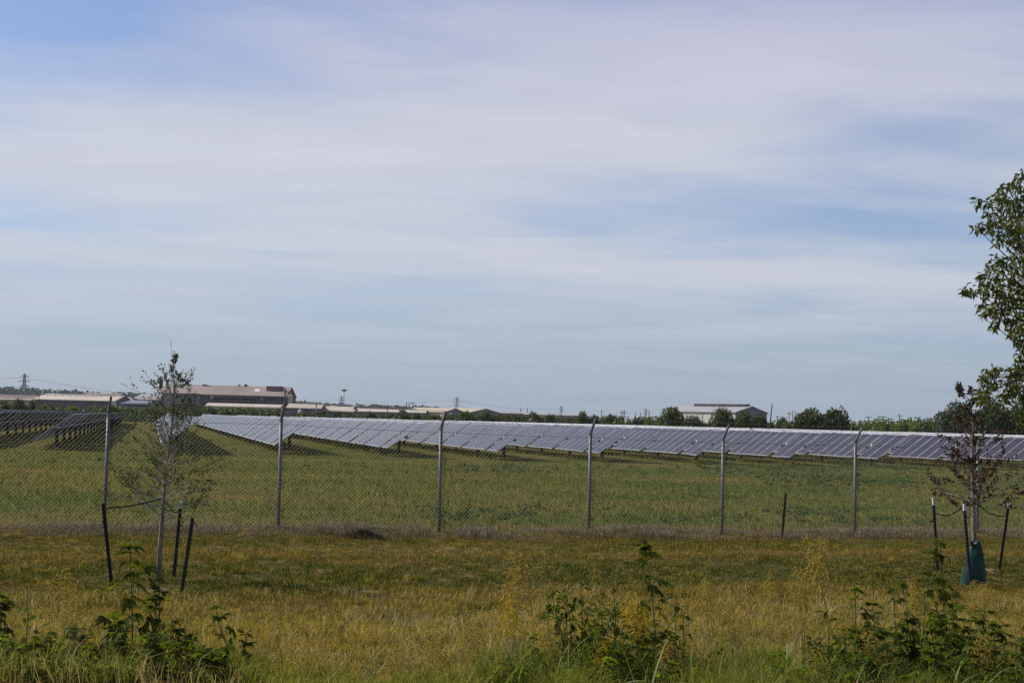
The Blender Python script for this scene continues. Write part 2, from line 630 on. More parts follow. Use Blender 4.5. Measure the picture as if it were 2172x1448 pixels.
def leaf_cloud(name, centers, normals_bias, size, m, rnd=None, elong=1.0):
    """flat leaf-like quads, one per centre, randomly turned"""
    n = len(centers)
    az = RNG.random(n) * 2 * math.pi
    nrm = RNG.normal(size=(n, 3)) + normals_bias
    nrm /= np.linalg.norm(nrm, axis=1)[:, None] + 1e-9
    t = np.cross(nrm, RNG.normal(size=(n, 3)))
    t /= np.linalg.norm(t, axis=1)[:, None] + 1e-9
    s = np.cross(nrm, t)
    sz = (size * (.6 + .8 * RNG.random(n)))[:, None]
    v = np.stack([centers - t * sz * elong, centers + s * sz * .55 + nrm * sz * .1, centers + t * sz * elong, centers - s * sz * .55 + nrm * sz * .1], 1)
    return np_mesh(name, v, [0, 1, 2, 3], [4], m, {'rnd': RNG.random(n) if rnd is None else rnd})


leaf_mat('far_wood', (.022, .036, .026), (.040, .056, .034), .15)


def build_far_wood():
    c, r = [], []
    for i in range(1150):
        x = -1750 + 1650 * RNG.random()
        k = RNG.integers(0, 3)
        yy = (2480, 2640, 2760)[k] + RNG.normal() * 25
        prof = 1 - .55 * np.clip((x + 1000) / 650, 0, 1.6)
        z0 = (5, 16, 25)[k] * prof
        rad = 7 + 6 * RNG.random()
        p = RNG.normal(size=(46, 3))
        p /= np.linalg.norm(p, axis=1)[:, None]
        c.append(np.array([x, yy, z0 + rad * .6]) + p * rad * np.array([1.1, 1, .85]))
        r.append(np.full(46, RNG.random()))
    me = leaf_cloud('far_wood', np.concatenate(c), np.array([0, 0, .6]), 4.6, MATS['far_wood'], np.concatenate(r))
    tag(link('far_wood', me), 'dark belt of trees covering the far left ridge', 'woodland', kind='stuff')


build_far_wood()

# ------------------------------------------------------------------ solar array
AXIS = math.radians(14.118)
TILT = math.radians(35.5)
ML, MW, MP = 2.46, 1.15, 1.172               # module length up the slope, width along the row, pitch
TUBE_Z = 1.15
ROW_LEN = 176.0
NEAR = {0: (-6.01, 79.5), 1: (.61, 75.5), 2: (6.7, 79.6), 3: (12.7, 77.6), 4: (18.4, 75.7), 5: (24.3, 75.9), 6: (30.1, 75.9), 7: (35.5, 75.2), 8: (41.2, 75.5), 9: (46.9, 75.5)}
ct, st = math.cos(TILT), math.sin(TILT)


def slope(x, y, z):                           # module space to row space (x up the slope, z off the glass)
    return (x * ct - z * st, y, x * st + z * ct)


def tbox(b, lo, hi, m=0):
    n = len(b.v)
    b.box(lo, hi, m)
    b.v[n:] = [slope(*p) for p in b.v[n:]]


def build_array():
    base_z = .085
    b = MB()
    tbox(b, (-ML / 2, -MW / 2, base_z), (ML / 2, MW / 2, base_z + .03))
    b.m = [1, 0, 1, 1, 1, 1]
    module_me = b.mesh('solar_module', [CELLS, MATS['backsheet']])
    fr = MB()
    e, t = .036, .045
    for lo, hi in (((-ML / 2 - .004, -MW / 2 - .004), (-ML / 2 + e, MW / 2 + .004)), ((ML / 2 - e, -MW / 2 - .004), (ML / 2 + .004, MW / 2 + .004)),
                   ((-ML / 2 + e, -MW / 2 - .004), (ML / 2 - e, -MW / 2 + e * .8)), ((-ML / 2 + e, MW / 2 - e * .8), (ML / 2 - e, MW / 2 + .004))):
        tbox(fr, (*lo, base_z - .012), (*hi, base_z - .012 + t))
    frame_me = fr.mesh('frame', MATS['frame_metal'])
    # posts, bearings shared by all rows
    pb = MB()
    pb.box((-.09, -.06, -.4), (-.078, .06, TUBE_Z - .09))
    pb.box((.078, -.06, -.4), (.09, .06, TUBE_Z - .09))
    pb.box((-.077, -.006, -.4), (.077, .006, TUBE_Z - .09))
    post_me = pb.mesh('post', MATS['post_steel'])
    bb = MB()
    bb.tube([(0, -.09, TUBE_Z), (0, .09, TUBE_Z)], .078, 10)
    bb.box((-.10, -.07, TUBE_Z - .24), (.10, .07, TUBE_Z - .079))
    bearing_me = bb.mesh('bearing', MATS['housing_black'])
    mo = MB()
    mo.box((-.05, -.2, TUBE_Z + .06), (.12, .0, TUBE_Z + .19), 0)
    mo.tube([(.1, .0, TUBE_Z + .15), (.1, .30, TUBE_Z + .15)], .07, 8, 1)
    motor_me = mo.mesh('drive_motor', [MATS['housing_white'], MATS['housing_black']])
    body_v = np.array([slope(*p) for p in [(sx * ML / 2, sy * MW / 2, base_z + .033) for sx, sy in ((-1, -1), (1, -1), (1, 1), (-1, 1))]] +
                      [slope(*p) for p in [(sx * ML / 2, sy * MW / 2, base_z) for sx, sy in ((-1, -1), (1, -1), (1, 1), (-1, 1))]])
    ord_ = ['first', 'second', 'third', 'fourth', 'fifth', 'sixth', 'seventh', 'eighth', 'ninth']
    for k in range(-7, 27):
        s, t0 = NEAR.get(k, (1.05 + 5.76 * (k - 1) - (.8 if k < 0 else 0), 75.6))
        s += ML / 2 * ct                       # the measured point is the low corner
        ca, sa = math.cos(AXIS), math.sin(AXIS)
        root = empty('solar_tracker_row', (s * ca - t0 * sa, s * sa + t0 * ca, 0), AXIS)
        if k == 0:
            lab, grp = 'dark-backed panel row at left, its near end showing posts and the underside', None
        elif k == 1:
            lab, grp = 'pale narrow panel row seen end-on right behind the left sapling', None
        elif 2 <= k <= 9:
            lab, grp = '%s panel row from the left sapling, near end stepping down towards the fence' % ord_[k - 1], None
        elif k == -1:
            lab, grp = 'dark-backed panel row cut by the left edge of the picture', None
        elif k < -1:
            lab, grp = 'dark panel row far left, seen only above the nearer dark rows', 'far left panel rows'
        else:
            lab, grp = 'far panel row merged into the pale strip above the near right rows', 'far right panel rows'
        tag(root, lab, 'solar panels', grp)
        row_tilt = RNG.normal() * .012
        # module places along the row: 2, gap, then groups of five
        ys, gaps, y, cnt, first = [], [], .6, 0, True
        while y < ROW_LEN:
            ys.append(y)
            cnt += 1
            y += MP
            if cnt == (2 if first else 5):
                gaps.append(y - MP / 2 + .34)
                y += .72
                cnt, first = 0, False
        near_n = (22 if 1 <= k <= 9 else 17 if k in (0, -1) else 0)
        for yy in ys[:near_n]:
            mo_ = link('solar_module', module_me, root, (0, yy, TUBE_Z))
            mo_.rotation_euler = (RNG.normal() * .004, row_tilt + RNG.normal() * .007, 0)
            link('frame', frame_me, mo_)
        far = np.array(ys[near_n:])
        if len(far):
            fm = MB()
            for yy in far:
                n = len(fm.v)
                fm.v += [tuple(p + np.array([0, yy, TUBE_Z])) for p in body_v]
                fm.f += [(n, n + 1, n + 2, n + 3), (n + 7, n + 6, n + 5, n + 4), (n + 4, n + 5, n + 1, n), (n + 5, n + 6, n + 2, n + 1), (n + 6, n + 7, n + 3, n + 2), (n + 7, n + 4, n, n + 3)]
                fm.m += [0, 2, 1, 1, 1, 1]
                for x0, x1, y0, y1 in ((-ML / 2, -ML / 2 + .05, -MW / 2, MW / 2), (ML / 2 - .05, ML / 2, -MW / 2, MW / 2), (-ML / 2 + .05, ML / 2 - .05, -MW / 2, -MW / 2 + .03), (-ML / 2 + .05, ML / 2 - .05, MW / 2 - .03, MW / 2)):
                    n = len(fm.v)
                    fm.v += [tuple(np.array(slope(px, py, base_z + .038)) + np.array([0, yy, TUBE_Z])) for px, py in ((x0, y0), (x1, y0), (x1, y1), (x0, y1))]
                    fm.f.append((n, n + 1, n + 2, n + 3))
                    fm.m.append(1)
            o = fm.build('distant_modules', [CELLS, MATS['frame_metal'], MATS['backsheet']], root)
            tag(o, kind='stuff')
        tb = MB().tube([(0, .1, TUBE_Z), (0, ROW_LEN, TUBE_Z)], .065, 8)
        tb.build('torque_tube', MATS['tube_steel'], root)
        # the posts stand under the gaps and at the near end
        places = gaps
        nb = 12 if -2 <= k <= 9 else 0
        for i, yy in enumerate(places[:nb]):
            link('post', post_me, root, (0, yy, 0))
            link('bearing', bearing_me, root, (0, yy, 0))
            if i in (0, 2):
                link('drive_motor', motor_me, root, (0, yy, 0))
        rest = MB()
        for yy in places[nb:]:
            rest.box((-.085, yy - .06, -.4), (.085, yy + .06, TUBE_Z - .08))
        tag(rest.build('distant_posts', MATS['post_steel'], root), kind='stuff')


build_array()

# ------------------------------------------------------------------ chain-link fence
POST_PX = [(220, 1133), (590, 1130), (931, 1133), (1249, 1137), (1531, 1137), (1813, 1139), (2073, 1142)]
FENCE_H = 2.0


def fence_points():
    pts = []
    for px, py in POST_PX:
        d = ray(px, py)
        kx = d[0] / d[1]
        x = kx * 27.74 / (1 - .418 * kx)
        pts.append(np.array([x, 27.74 + .418 * x]))
    st_ = np.array([2.86, 1.196])
    pts = [pts[0] - 2 * st_, pts[0] - st_] + pts + [pts[-1] + st_, pts[-1] + 2 * st_]
    return [np.array([p[0], p[1], float(G(p[0], p[1])) - .02]) for p in pts]


FP = fence_points()


def build_fence():
    root = empty('chain_link_fence', FP[0])
    tag(root, 'galvanised chain-link fence with angled barbed-wire arms crossing the field', 'fence')
    off = FP[0]
    toward = np.array([-FN[0], -FN[1], 0])
    tops = []
    for i, p in enumerate(FP):
        lean = np.array([random.uniform(-.015, .015), random.uniform(-.015, .015), 0])
        top = p + np.array([0, 0, FENCE_H]) + lean
        b = MB().tube([p - (0, 0, .3), top], .032, 10)
        po = b.build('fence_post', MATS['galvanised'], root, off, True)
        a = MB()
        cap = top + np.array([0, 0, .012])
        a.tube([top - (0, 0, .05), top + (0, 0, .015)], .038, 10)
        tip = top + toward * .24 + np.array([0, 0, .30])
        sd = np.array([FD[0], FD[1], 0]) * .022
        up = np.cross(np.array([FD[0], FD[1], 0]), (tip - top) / np.linalg.norm(tip - top)) * .018
        a.add([top + sd + up, top - sd + up, top - sd - up, top + sd - up, tip + sd * .8 + up, tip - sd * .8 + up, tip - sd * .8 - up, tip + sd * .8 - up],
              [(0, 1, 2, 3), (7, 6, 5, 4), (0, 4, 5, 1), (1, 5, 6, 2), (2, 6, 7, 3), (3, 7, 4, 0)])
        a.build('barb_arm', MATS['arm_steel'], po, off)
        for zt in (.35, .8, 1.25, 1.7):
            MB().tube([p + (0, 0, zt - .004), p + (0, 0, zt + .004)], .036, 10).build('tie_wire', MATS['wire'], po, off)
        tops.append((top, tip))
    for i in range(len(FP) - 1):
        a, c = FP[i], FP[i + 1]
        L = np.linalg.norm((c - a)[:2])
        e = (c - a) / L
        b = MB()
        H = FENCE_H - .02
        R_ = .0024
        shift = toward * .034
        pitch = .078
        k0 = -int(H / pitch) - 1
        for k in range(k0, int(L / pitch) + int(H / pitch) + 2):
            for sgn in (1, -1):
                u0 = k * pitch if sgn > 0 else k * pitch
                # line u = u0 + sgn*z, kept inside the bay
                z0, z1 = .03, H + .035
                lo, hi = (0 - u0) / sgn, (L - u0) / sgn
                if lo > hi:
                    lo, hi = hi, lo
                z0, z1 = max(z0, lo), min(z1, hi)
                if z1 - z0 < .02:
                    continue
                p0 = a + e * (u0 + sgn * z0) + np.array([0, 0, z0]) + shift + toward * .003 * sgn
                p1 = a + e * (u0 + sgn * z1) + np.array([0, 0, z1]) + shift + toward * .003 * sgn
                b.tube([p0, p1], R_, 3, cap=False)
        o = b.build('chain_mesh', MATS['wire'], root, off)
    def strand(name, pts, r):
        q = []
        for i in range(len(pts) - 1):
            for t in np.linspace(0, 1, 6)[:-1]:
                q.append(pts[i] * (1 - t) + pts[i + 1] * t - np.array([0, 0, .06 * t * (1 - t)]))
        q.append(pts[-1])
        b = MB().tube(q, r, 4)
        if name == 'barbed_wire':
            for i in range(len(q) - 1):
                L = np.linalg.norm(q[i + 1] - q[i])
                for t in np.arange(.05, L, .13):
                    c = q[i] + (q[i + 1] - q[i]) * t / L
                    b.tube([c + (.012, -.01, .016), c - (.012, -.01, .016)], .0014, 3, cap=False)
                    b.tube([c + (.012, .01, -.016), c - (.012, .01, -.016)], .0014, 3, cap=False)
        b.build(name, MATS['wire'], root, off)
    strand('tension_wire', [p + np.array([0, 0, FENCE_H - .09]) + toward * .04 for p in FP], .0034)
    strand('tension_wire', [p + np.array([0, 0, .05]) + toward * .04 for p in FP], .003)
    for f in (.35, .65, .97):
        strand('barbed_wire', [t * (1 - f) + q * f + np.array([0, 0, .02]) for t, q in tops], .003)


build_fence()

# ------------------------------------------------------------------ far buildings
mat('roof_tan', (.40, .335, .275), .8, 0, .10, .06, streak=(1, .2, 1))
mat('roof_rust', (.25, .20, .178), .8, 0, .14, .05)
mat('roof_cream', (.46, .405, .33), .8, 0, .1, .08)
mat('wall_brown', (.105, .078, .078), .85, 0, .2, .12, streak=(1, 1, .15))
mat('wall_mauve', (.17, .14, .145), .85, 0, .15, .1, streak=(1, 1, .15))
mat('wall_grey', (.21, .205, .225), .85, 0, .12, .1)
mat('wall_white', (.50, .485, .46), .8, 0, .08, .15, streak=(1, 1, .2))
mat('wall_cream', (.44, .40, .33), .8, 0, .1, .12)
mat('roof_grey', (.33, .31, .32), .7, 0, .12, .08)
mat('roof_brown', (.17, .115, .105), .8, 0, .2, .06)
mat('roof_blue', (.20, .215, .27), .6, .2, .1, .06)
mat('dark_steel', (.06, .06, .066), .7, .2, .2, .3)
mat('panel_pale', (.45, .42, .41), .8, 0, .12, .3)
mat('skylight', (.72, .66, .56), .5)
mat('lattice', (.20, .205, .215), .7, .3, .1, .1)
mat('pole_wood', (.10, .085, .075), .9, 0, .2, .5)
mat('flag_red', (.16, .06, .07), .8)
mat('flag_white', (.24, .21, .23), .8)
mat('flag_blue', (.05, .05, .13), .8)


def zat(px, py, Y):
    return float(at(px, py, Y)[2])


class Shed:
    """a long shed whose eaves side faces the camera; x in metres along it"""
    def __init__(self, name, label, x0, x1, yr, ye, Y, D, wall, roof, cat='building', hip=0.0):
        mid = (x0 + x1) / 2
        self.Y, self.D = Y, D
        self.X0, self.X1 = at(x0, ye, Y)[0], at(x1, ye, Y)[0]
        self.ze, self.zr = zat(mid, ye, Y), zat(mid, yr, Y + D / 2)
        self.loc = np.array([(self.X0 + self.X1) / 2, Y, 0])
        self.root = empty(name, self.loc)
        tag(self.root, label, cat)
        X0, X1, ze, zr = self.X0, self.X1, self.ze, self.zr
        w = MB()
        w.add([(X0, Y, -.5), (X1, Y, -.5), (X1, Y + D, -.5), (X0, Y + D, -.5), (X0, Y, ze), (X1, Y, ze), (X1, Y + D, ze), (X0, Y + D, ze), (X0 + hip, Y + D / 2, zr), (X1 - hip, Y + D / 2, zr)],
              [(0, 1, 5, 4), (2, 3, 7, 6), (1, 2, 6, 9, 5), (3, 0, 4, 8, 7)])
        w.build('wall', wall, self.root, self.loc)
        r = MB()
        o, t = .5, .35
        dz = (zr - ze) / (D / 2) * o
        for sy in (0, 1):
            ya, za = (Y - o, ze - dz) if sy == 0 else (Y + D + o, ze - dz)
            a = [(X0 - o, ya, za + .05), (X1 + o, ya, za + .05), (X1 + o - hip, Y + D / 2, zr + .05), (X0 - o + hip, Y + D / 2, zr + .05)]
            c = [(p[0], p[1], p[2] + t) for p in a]
            r.add(a + c, [(4, 5, 6, 7), (0, 3, 2, 1), (0, 1, 5, 4), (1, 2, 6, 5), (3, 0, 4, 7)] if sy == 0 else [(7, 6, 5, 4), (1, 2, 3, 0), (4, 5, 1, 0), (5, 6, 2, 1), (7, 4, 0, 3)])
        self.roof = r.build('roof', roof, self.root, self.loc)

    def x(self, px):
        return at(px, 860, self.Y)[0]

    def wall_box(self, name, x0, x1, y0, y1, m, depth=.3, out=.02, parent=None):
        """box proud of the camera-side wall; pixels y0 (top), y1 (bottom)"""
        mid = (x0 + x1) / 2
        b = MB().box((self.x(x0), self.Y - depth - out, zat(mid, y1, self.Y)), (self.x(x1), self.Y - out, zat(mid, y0, self.Y)))
        return b.build(name, m, parent or self.root, self.loc)

    def roof_box(self, name, x0, x1, y0, y1, m, depth=4.0, parent=None, back=.5):
        mid = (x0 + x1) / 2
        yy = self.Y + self.D * back
        X0, X1 = at(x0, y0, yy)[0], at(x1, y0, yy)[0]
        b = MB().box((X0, yy - depth / 2, zat(mid, y1, yy) - .4), (X1, yy + depth / 2, zat(mid, y0, yy)))
        return b.build(name, m, parent or self.roof, self.loc)


def build_mill():
    s = Shed('steel_mill', 'large rust-brown mill with chimneys and long tan roof behind the left sapling', 336, 606, 818.5, 838, 760, 36, MATS['wall_brown'], MATS['roof_rust'])
    s.wall_box('wall_panel', 338, 424, 833.5, 856, MATS['wall_grey'], .4)
    for x0, x1, y0, y1 in ((452, 542, 841, 844), (454, 542, 848.5, 851), (446, 543, 853, 857), (506, 559, 855.5, 859)):
        s.wall_box('ledge', x0, x1, y0, y1, MATS['wall_mauve'], 2.2)
    for x in (456, 476, 497, 520, 543):
        s.wall_box('pilaster', x, x + 1.2, 838.5, 858, MATS['wall_mauve'], .8)
    for x in (552, 560, 577, 585, 594):
        s.wall_box('pilaster', x, x + 1.0, 841, 856, MATS['wall_mauve'], .5)
    for x0, x1, y0, y1 in ((446, 451, 839, 846), (554, 557, 845, 849)):
        s.wall_box('window', x0, x1, y0, y1, MATS['panel_pale'], .25)
    # chimneys and the link between them
    for px, w, y0 in ((342, 6.4, 805), (397, 7.4, 808.5)):
        s.roof_box('chimney', px - w / 2, px + w / 2, y0, 824, MATS['dark_steel'], 1.8)
    s.roof_box('duct_house', 379, 393, 814.5, 822, MATS['dark_steel'], 3)
    # scoop cowl
    yy = s.Y + s.D / 2
    b = MB()
    c0, c1 = at(428, 819, yy), at(450, 819.5, yy)
    prof = [(428, 820), (428.5, 817), (431, 815), (434, 815), (450, 818.6), (450, 821)]
    fr = [tuple(at(px, py, yy - 2)) for px, py in prof]
    bk = [tuple(np.array(p) + (0, 4, 0)) for p in fr]
    n = len(prof)
    b.add(fr + bk, [tuple(range(n)), tuple(range(2 * n - 1, n - 1, -1))] + [(i, i + n, (i + 1) % n + n, (i + 1) % n) for i in range(n)])
    b.build('cowl', MATS['dark_steel'], s.roof, s.loc)
    s.roof_box('roof_vent', 505.5, 509.5, 815.8, 822, MATS['dark_steel'], 1.2)
    c = at(521, 818, yy)
    MB().lathe([(1.3, -2.5), (1.3, -.6), (1.0, .5), (.1, 1.1)], c, 10).build('vent_drum', MATS['dark_steel'], s.roof, s.loc)
    s.roof_box('roof_house', 567, 599.5, 819, 827, MATS['roof_brown'], 6, back=.34)
    p = [at(599.5, 822.5, s.Y + 10), at(602, 822, s.Y + 10), at(604.5, 823.5, s.Y + 6), at(605, 827, s.Y + 1), at(605, 838, s.Y - .8)]
    MB().tube(p, .55, 8).build('duct', MATS['dark_steel'], s.roof, s.loc)
    a, c = at(540.5, 826, s.Y + s.D * .28), at(551, 829.4, s.Y + s.D * .18)
    def on_roof(px, f):
        X = at(px, 826, s.Y + s.D * f)[0]
        return (X, s.Y + s.D * f, s.ze + (s.zr - s.ze) * f * 2 + .52)
    b = MB().add([on_roof(540.5, .2), on_roof(551, .2), on_roof(551, .33), on_roof(540.5, .33)], [(0, 1, 2, 3)])
    q = [(p[0], p[1], p[2] - .1) for p in b.v]
    b.add(q, [(3, 2, 1, 0)])
    b.build('skylight', MATS['skylight'], s.roof, s.loc)
    # annex at the right end
    X0, X1 = at(606.5, 850, s.Y)[0], at(609.5, 850, s.Y)[0]
    MB().box((X0, s.Y + 2, -.5), (X1, s.Y + 12, zat(608, 847, s.Y))).build('annex', MATS['dark_steel'], s.root, s.loc)
    w = Shed('low_white_shed', 'long low whitish shed roof along the foot of the mill', 436, 592, 857.5, 864, 700, 14, MATS['wall_cream'], MATS['roof_cream'])


build_mill()


def build_left_sheds():
    Shed('brown_shed', 'dark brown long shed at the left edge under the pylon', -30, 74, 838.5, 846, 620, 30, MATS['wall_mauve'], MATS['roof_brown'])
    s = Shed('tan_low_shed', 'low tan shed peeping over bushes at the left edge', -30, 71, 846.8, 849.5, 560, 14, MATS['wall_cream'], MATS['roof_tan'])
    s = Shed('pale_roof_shed', 'grey-walled shed with long pale roof behind the dark panels', 74, 241, 838.6, 849.8, 500, 26, MATS['wall_mauve'], MATS['roof_cream'])
    for x in (108, 135, 162, 189, 216):
        s.wall_box('pilaster', x, x + .9, 850.5, 864, MATS['wall_grey'], .25)
    s.wall_box('door', 194, 204, 858, 866, MATS['dark_steel'], .15)
    b = MB().tube([at(83, 864, 497), at(83, 838, 497)], .12, 6)
    tag(b.build('utility_pole', MATS['pole_wood']), 'thin dark pole in front of the pale-roofed shed left end', 'pole')
    b = MB()
    c = at(239.5, 858, 485)
    b.lathe([(1.2, -8.5), (1.2, .6), (.9, 1.2), (.2, 1.5)], c, 12)
    tag(b.build('white_tank', MATS['wall_white']), 'small white upright tank at the right end of the pale-roofed shed', 'tank')
    Shed('brown_back_shed', 'brown flat shed behind the right end of the pale roof', 178, 252, 834.8, 838, 700, 16, MATS['wall_mauve'], MATS['roof_rust'])
    Shed('hip_roof_building', 'low grey hip-roofed building beside the pale-roofed shed', 240, 283, 843.5, 850.8, 540, 16, MATS['wall_mauve'], MATS['roof_grey'], hip=4)
    Shed('grey_back_shed', 'grey gabled shed under the ridge, left of the mill', 280, 338, 836.5, 848, 690, 24, MATS['wall_grey'], MATS['roof_grey'], hip=2)
    s = Shed('blue_roof_shed', 'bluish metal-roofed shed just left of the sapling', 259, 318, 851.4, 858, 430, 12, MATS['wall_grey'], MATS['roof_blue'], hip=1.5)
    s.wall_box('door_frame', 273, 306, 858.8, 860, MATS['dark_steel'], .3)


build_left_sheds()


def build_centre_sheds():
    # silos
    r = empty('twin_silo', at(615, 880, 700) * np.array([1, 1, 0]))
    tag(r, 'pale twin silo towers standing right of the mill', 'silo')
    off = np.array(r.location)
    for px, y0, rad in ((613.2, 839.5, .55), (617.4, 838.0, .72)):
        c = at(px, y0, 700)
        b = MB().lathe([(rad, -c[2]), (rad, -.3), (rad * 1.1, -.2), (rad * 1.1, .15), (.1, .5)], c, 12)
        b.build('tower', MATS['wall_cream'], r, off, True)
    MB().tube([at(607, 856, 700), at(608.5, 842, 700), at(611, 838.2, 700), at(616, 838.0, 700)], .12, 5).build('pipe', MATS['dark_steel'], r, off)
    s = Shed('flag_shed', 'brown-walled shed bearing a painted flag, right of the mill', 608, 679, 858, 866.5, 640, 20, MATS['wall_mauve'], MATS['roof_tan'])
    fl = s.wall_box('flag_mural', 648, 664, 868, 875.2, MATS['flag_white'], .15)
    z1, z0 = zat(656, 868, s.Y), zat(656, 875.2, s.Y)
    X0, X1 = s.x(648), s.x(664)
    for i in range(0, 13, 2):
        a, c = z1 - (z1 - z0) * i / 13, z1 - (z1 - z0) * (i + 1) / 13
        MB().box((X0, s.Y - .21, c), (X1, s.Y - .171, a)).build('stripe', MATS['flag_red'], fl, s.loc)
    MB().box((X0 - .05, s.Y - .27, z1 - (z1 - z0) * 7 / 13), (X0 + (X1 - X0) * .42, s.Y - .215, z1 + .03)).build('canton', MATS['flag_blue'], fl, s.loc)
    b = MB().tube([at(671, 878, 636), at(671, 853.5, 636)], [.32, .28], 10)
    st_ = b.build('chimney_stack', MATS['roof_grey'])
    tag(st_, 'slim grey chimney stack in front of the flag-painted shed', 'chimney')
    MB().tube([at(671, 855, 636), at(671, 853.1, 636)], .42, 10).build('cap', MATS['dark_steel'], st_)
    b = MB().lathe([(.3, -3.0), (.75, -.5), (.85, 0), (.6, .6), (.1, .85)], at(636.4, 872, 560), 12)
    tag(b.build('white_tank', MATS['wall_white'], None, smooth=True), 'tiny white rounded tank on the flag-painted shed wall', 'tank')
    m = Shed('roof_monitor_shed', 'tan shed with long grey roof monitor behind the flag wall', 628, 745, 861, 868.5, 690, 26, MATS['wall_cream'], MATS['roof_cream'])
    m.roof_box('roof_monitor', 630, 697, 855, 863, MATS['roof_grey'], 5)
    m.roof_box('roof_monitor', 715, 744, 857, 864, MATS['roof_grey'], 5)
    Shed('lower_tan_shed', 'stepped lower tan roof under the shed with two roof monitors', 679, 748, 869, 873.5, 650, 16, MATS['wall_mauve'], MATS['roof_tan'])
    m = Shed('long_tan_shed', 'long low shed with tan roof band and grey monitor', 740, 902, 867.6, 874.5, 720, 24, MATS['wall_grey'], MATS['roof_cream'])
    m.roof_box('roof_monitor', 763, 882, 865.2, 871, MATS['roof_grey'], 5)
    m.roof_box('roof_house', 746, 762, 864.5, 870, MATS['roof_brown'], 4)
    # low pale roofs in the far centre
    Shed('far_low_roof', 'far thin pale roof line left of the middle pylon pair', 1044, 1110, 874.2, 877, 900, 20, MATS['wall_mauve'], MATS['roof_grey'])
    s = Shed('far_grey_roof', 'far long grey roof line in the middle, above scrub', 1104, 1245, 877.5, 881, 950, 20, MATS['wall_cream'], MATS['roof_grey'])


build_centre_sheds()


def gable_house(name, label, cpx, Y, u, L, W, ye, yr, wall, gable, roof, monitor=False):
    """turned building: corner pixel, long side running along u (left and away), gable to the right"""
    c = at(cpx, ye, Y)
    ze, zr = c[2], None
    u = np.array(u) / np.linalg.norm(u)
    v = np.array([u[1], -u[0]])
    if v[0] < 0:
        v = -v
    pk = c[:2] + v * W / 2
    zr = HC + (zat(cpx + 10, yr, pk[1]) - HC)
    base = np.array([c[0], c[1], 0])
    root = empty(name, base)
    tag(root, label, 'building')
    def P(a, b_, z):
        q = base[:2] + u * a + v * b_
        return (q[0], q[1], z)
    MB().add([P(0, 0, -.5), P(L, 0, -.5), P(L, 0, ze), P(0, 0, ze)], [(1, 0, 3, 2)]).build('side_wall', wall, root, base)
    MB().add([P(0, W, -.5), P(L, W, -.5), P(L, W, ze), P(0, W, ze)], [(0, 1, 2, 3)]).build('side_wall', wall, root, base)
    MB().add([P(0, 0, -.5), P(0, W, -.5), P(0, W, ze), P(0, W / 2, zr), P(0, 0, ze)], [(0, 1, 2, 3, 4)]).build('gable_wall', gable, root, base)  # gable turned from the sun: its shade is put into the darker wall colour
    MB().add([P(L, 0, -.5), P(L, W, -.5), P(L, W, ze), P(L, W / 2, zr), P(L, 0, ze)], [(4, 3, 2, 1, 0)]).build('gable_wall', gable, root, base)
    r = MB()
    for b0 in (-.4, W + .4):
        zz = ze - .4 * (zr - ze) / (W / 2)
        a = [P(-.4, b0, zz + .06), P(L + .4, b0, zz + .06), P(L + .4, W / 2, zr + .06), P(-.4, W / 2, zr + .06)]
        t = [(p[0], p[1], p[2] + .3) for p in a]
        r.add(a + t, [(4, 5, 6, 7), (3, 2, 1, 0), (0, 1, 5, 4), (1, 2, 6, 5), (3, 0, 4, 7)])
    ro = r.build('roof', roof, root, base)
    if monitor:
        b = MB()
        n = 0
        vs = [P(1.5, W / 2 - 1.1, zr + .2), P(L * .85, W / 2 - 1.1, zr + .2), P(L * .85, W / 2 + 1.1, zr + .2), P(1.5, W / 2 + 1.1, zr + .2)]
        vs += [(p[0], p[1], p[2] + .75) for p in vs]
        b.add(vs, [(4, 5, 6, 7), (0, 1, 5, 4), (1, 2, 6, 5), (2, 3, 7, 6), (3, 0, 4, 7)])
        b.build('ridge_vent', MATS['dark_steel'], ro, base)
    n = max(3, int(L / 7))
    for i in range(1, n):
        a = L * i / n
        b = MB()
        vs = [P(a - .1, -.12, -.4), P(a + .1, -.12, -.4), P(a + .1, -.12, ze - .2), P(a - .1, -.12, ze - .2), P(a - .1, -.01, -.4), P(a + .1, -.01, -.4), P(a + .1, -.01, ze - .2), P(a - .1, -.01, ze - .2)]
        b.add(vs, [(0, 1, 2, 3), (1, 5, 6, 2), (4, 0, 3, 7), (3, 2, 6, 7)])
        b.build('wall_rib', MATS['roof_grey'], root, base)
    return root


gable_house('white_warehouse', 'white-sided warehouse with shade-coloured gable and ridge vent among the right trees', 1560, 470, (-.62, .78), 30, 15.5, 875, 862.5, MATS['wall_white'], MATS['wall_grey'], MATS['roof_grey'], True)
gable_house('cream_warehouse', 'cream warehouse with shade-coloured gable under the centre pylon', 944, 720, (-.72, .69), 30, 14, 874.5, 866.3, MATS['wall_cream'], MATS['wall_grey'], MATS['roof_tan'], False)
gable_house('cream_warehouse', 'second warehouse with shade-coloured gable just right of the centre pylon', 996, 735, (-.72, .69), 30, 23, 875, 866.8, MATS['wall_cream'], MATS['wall_grey'], MATS['roof_cream'], False)


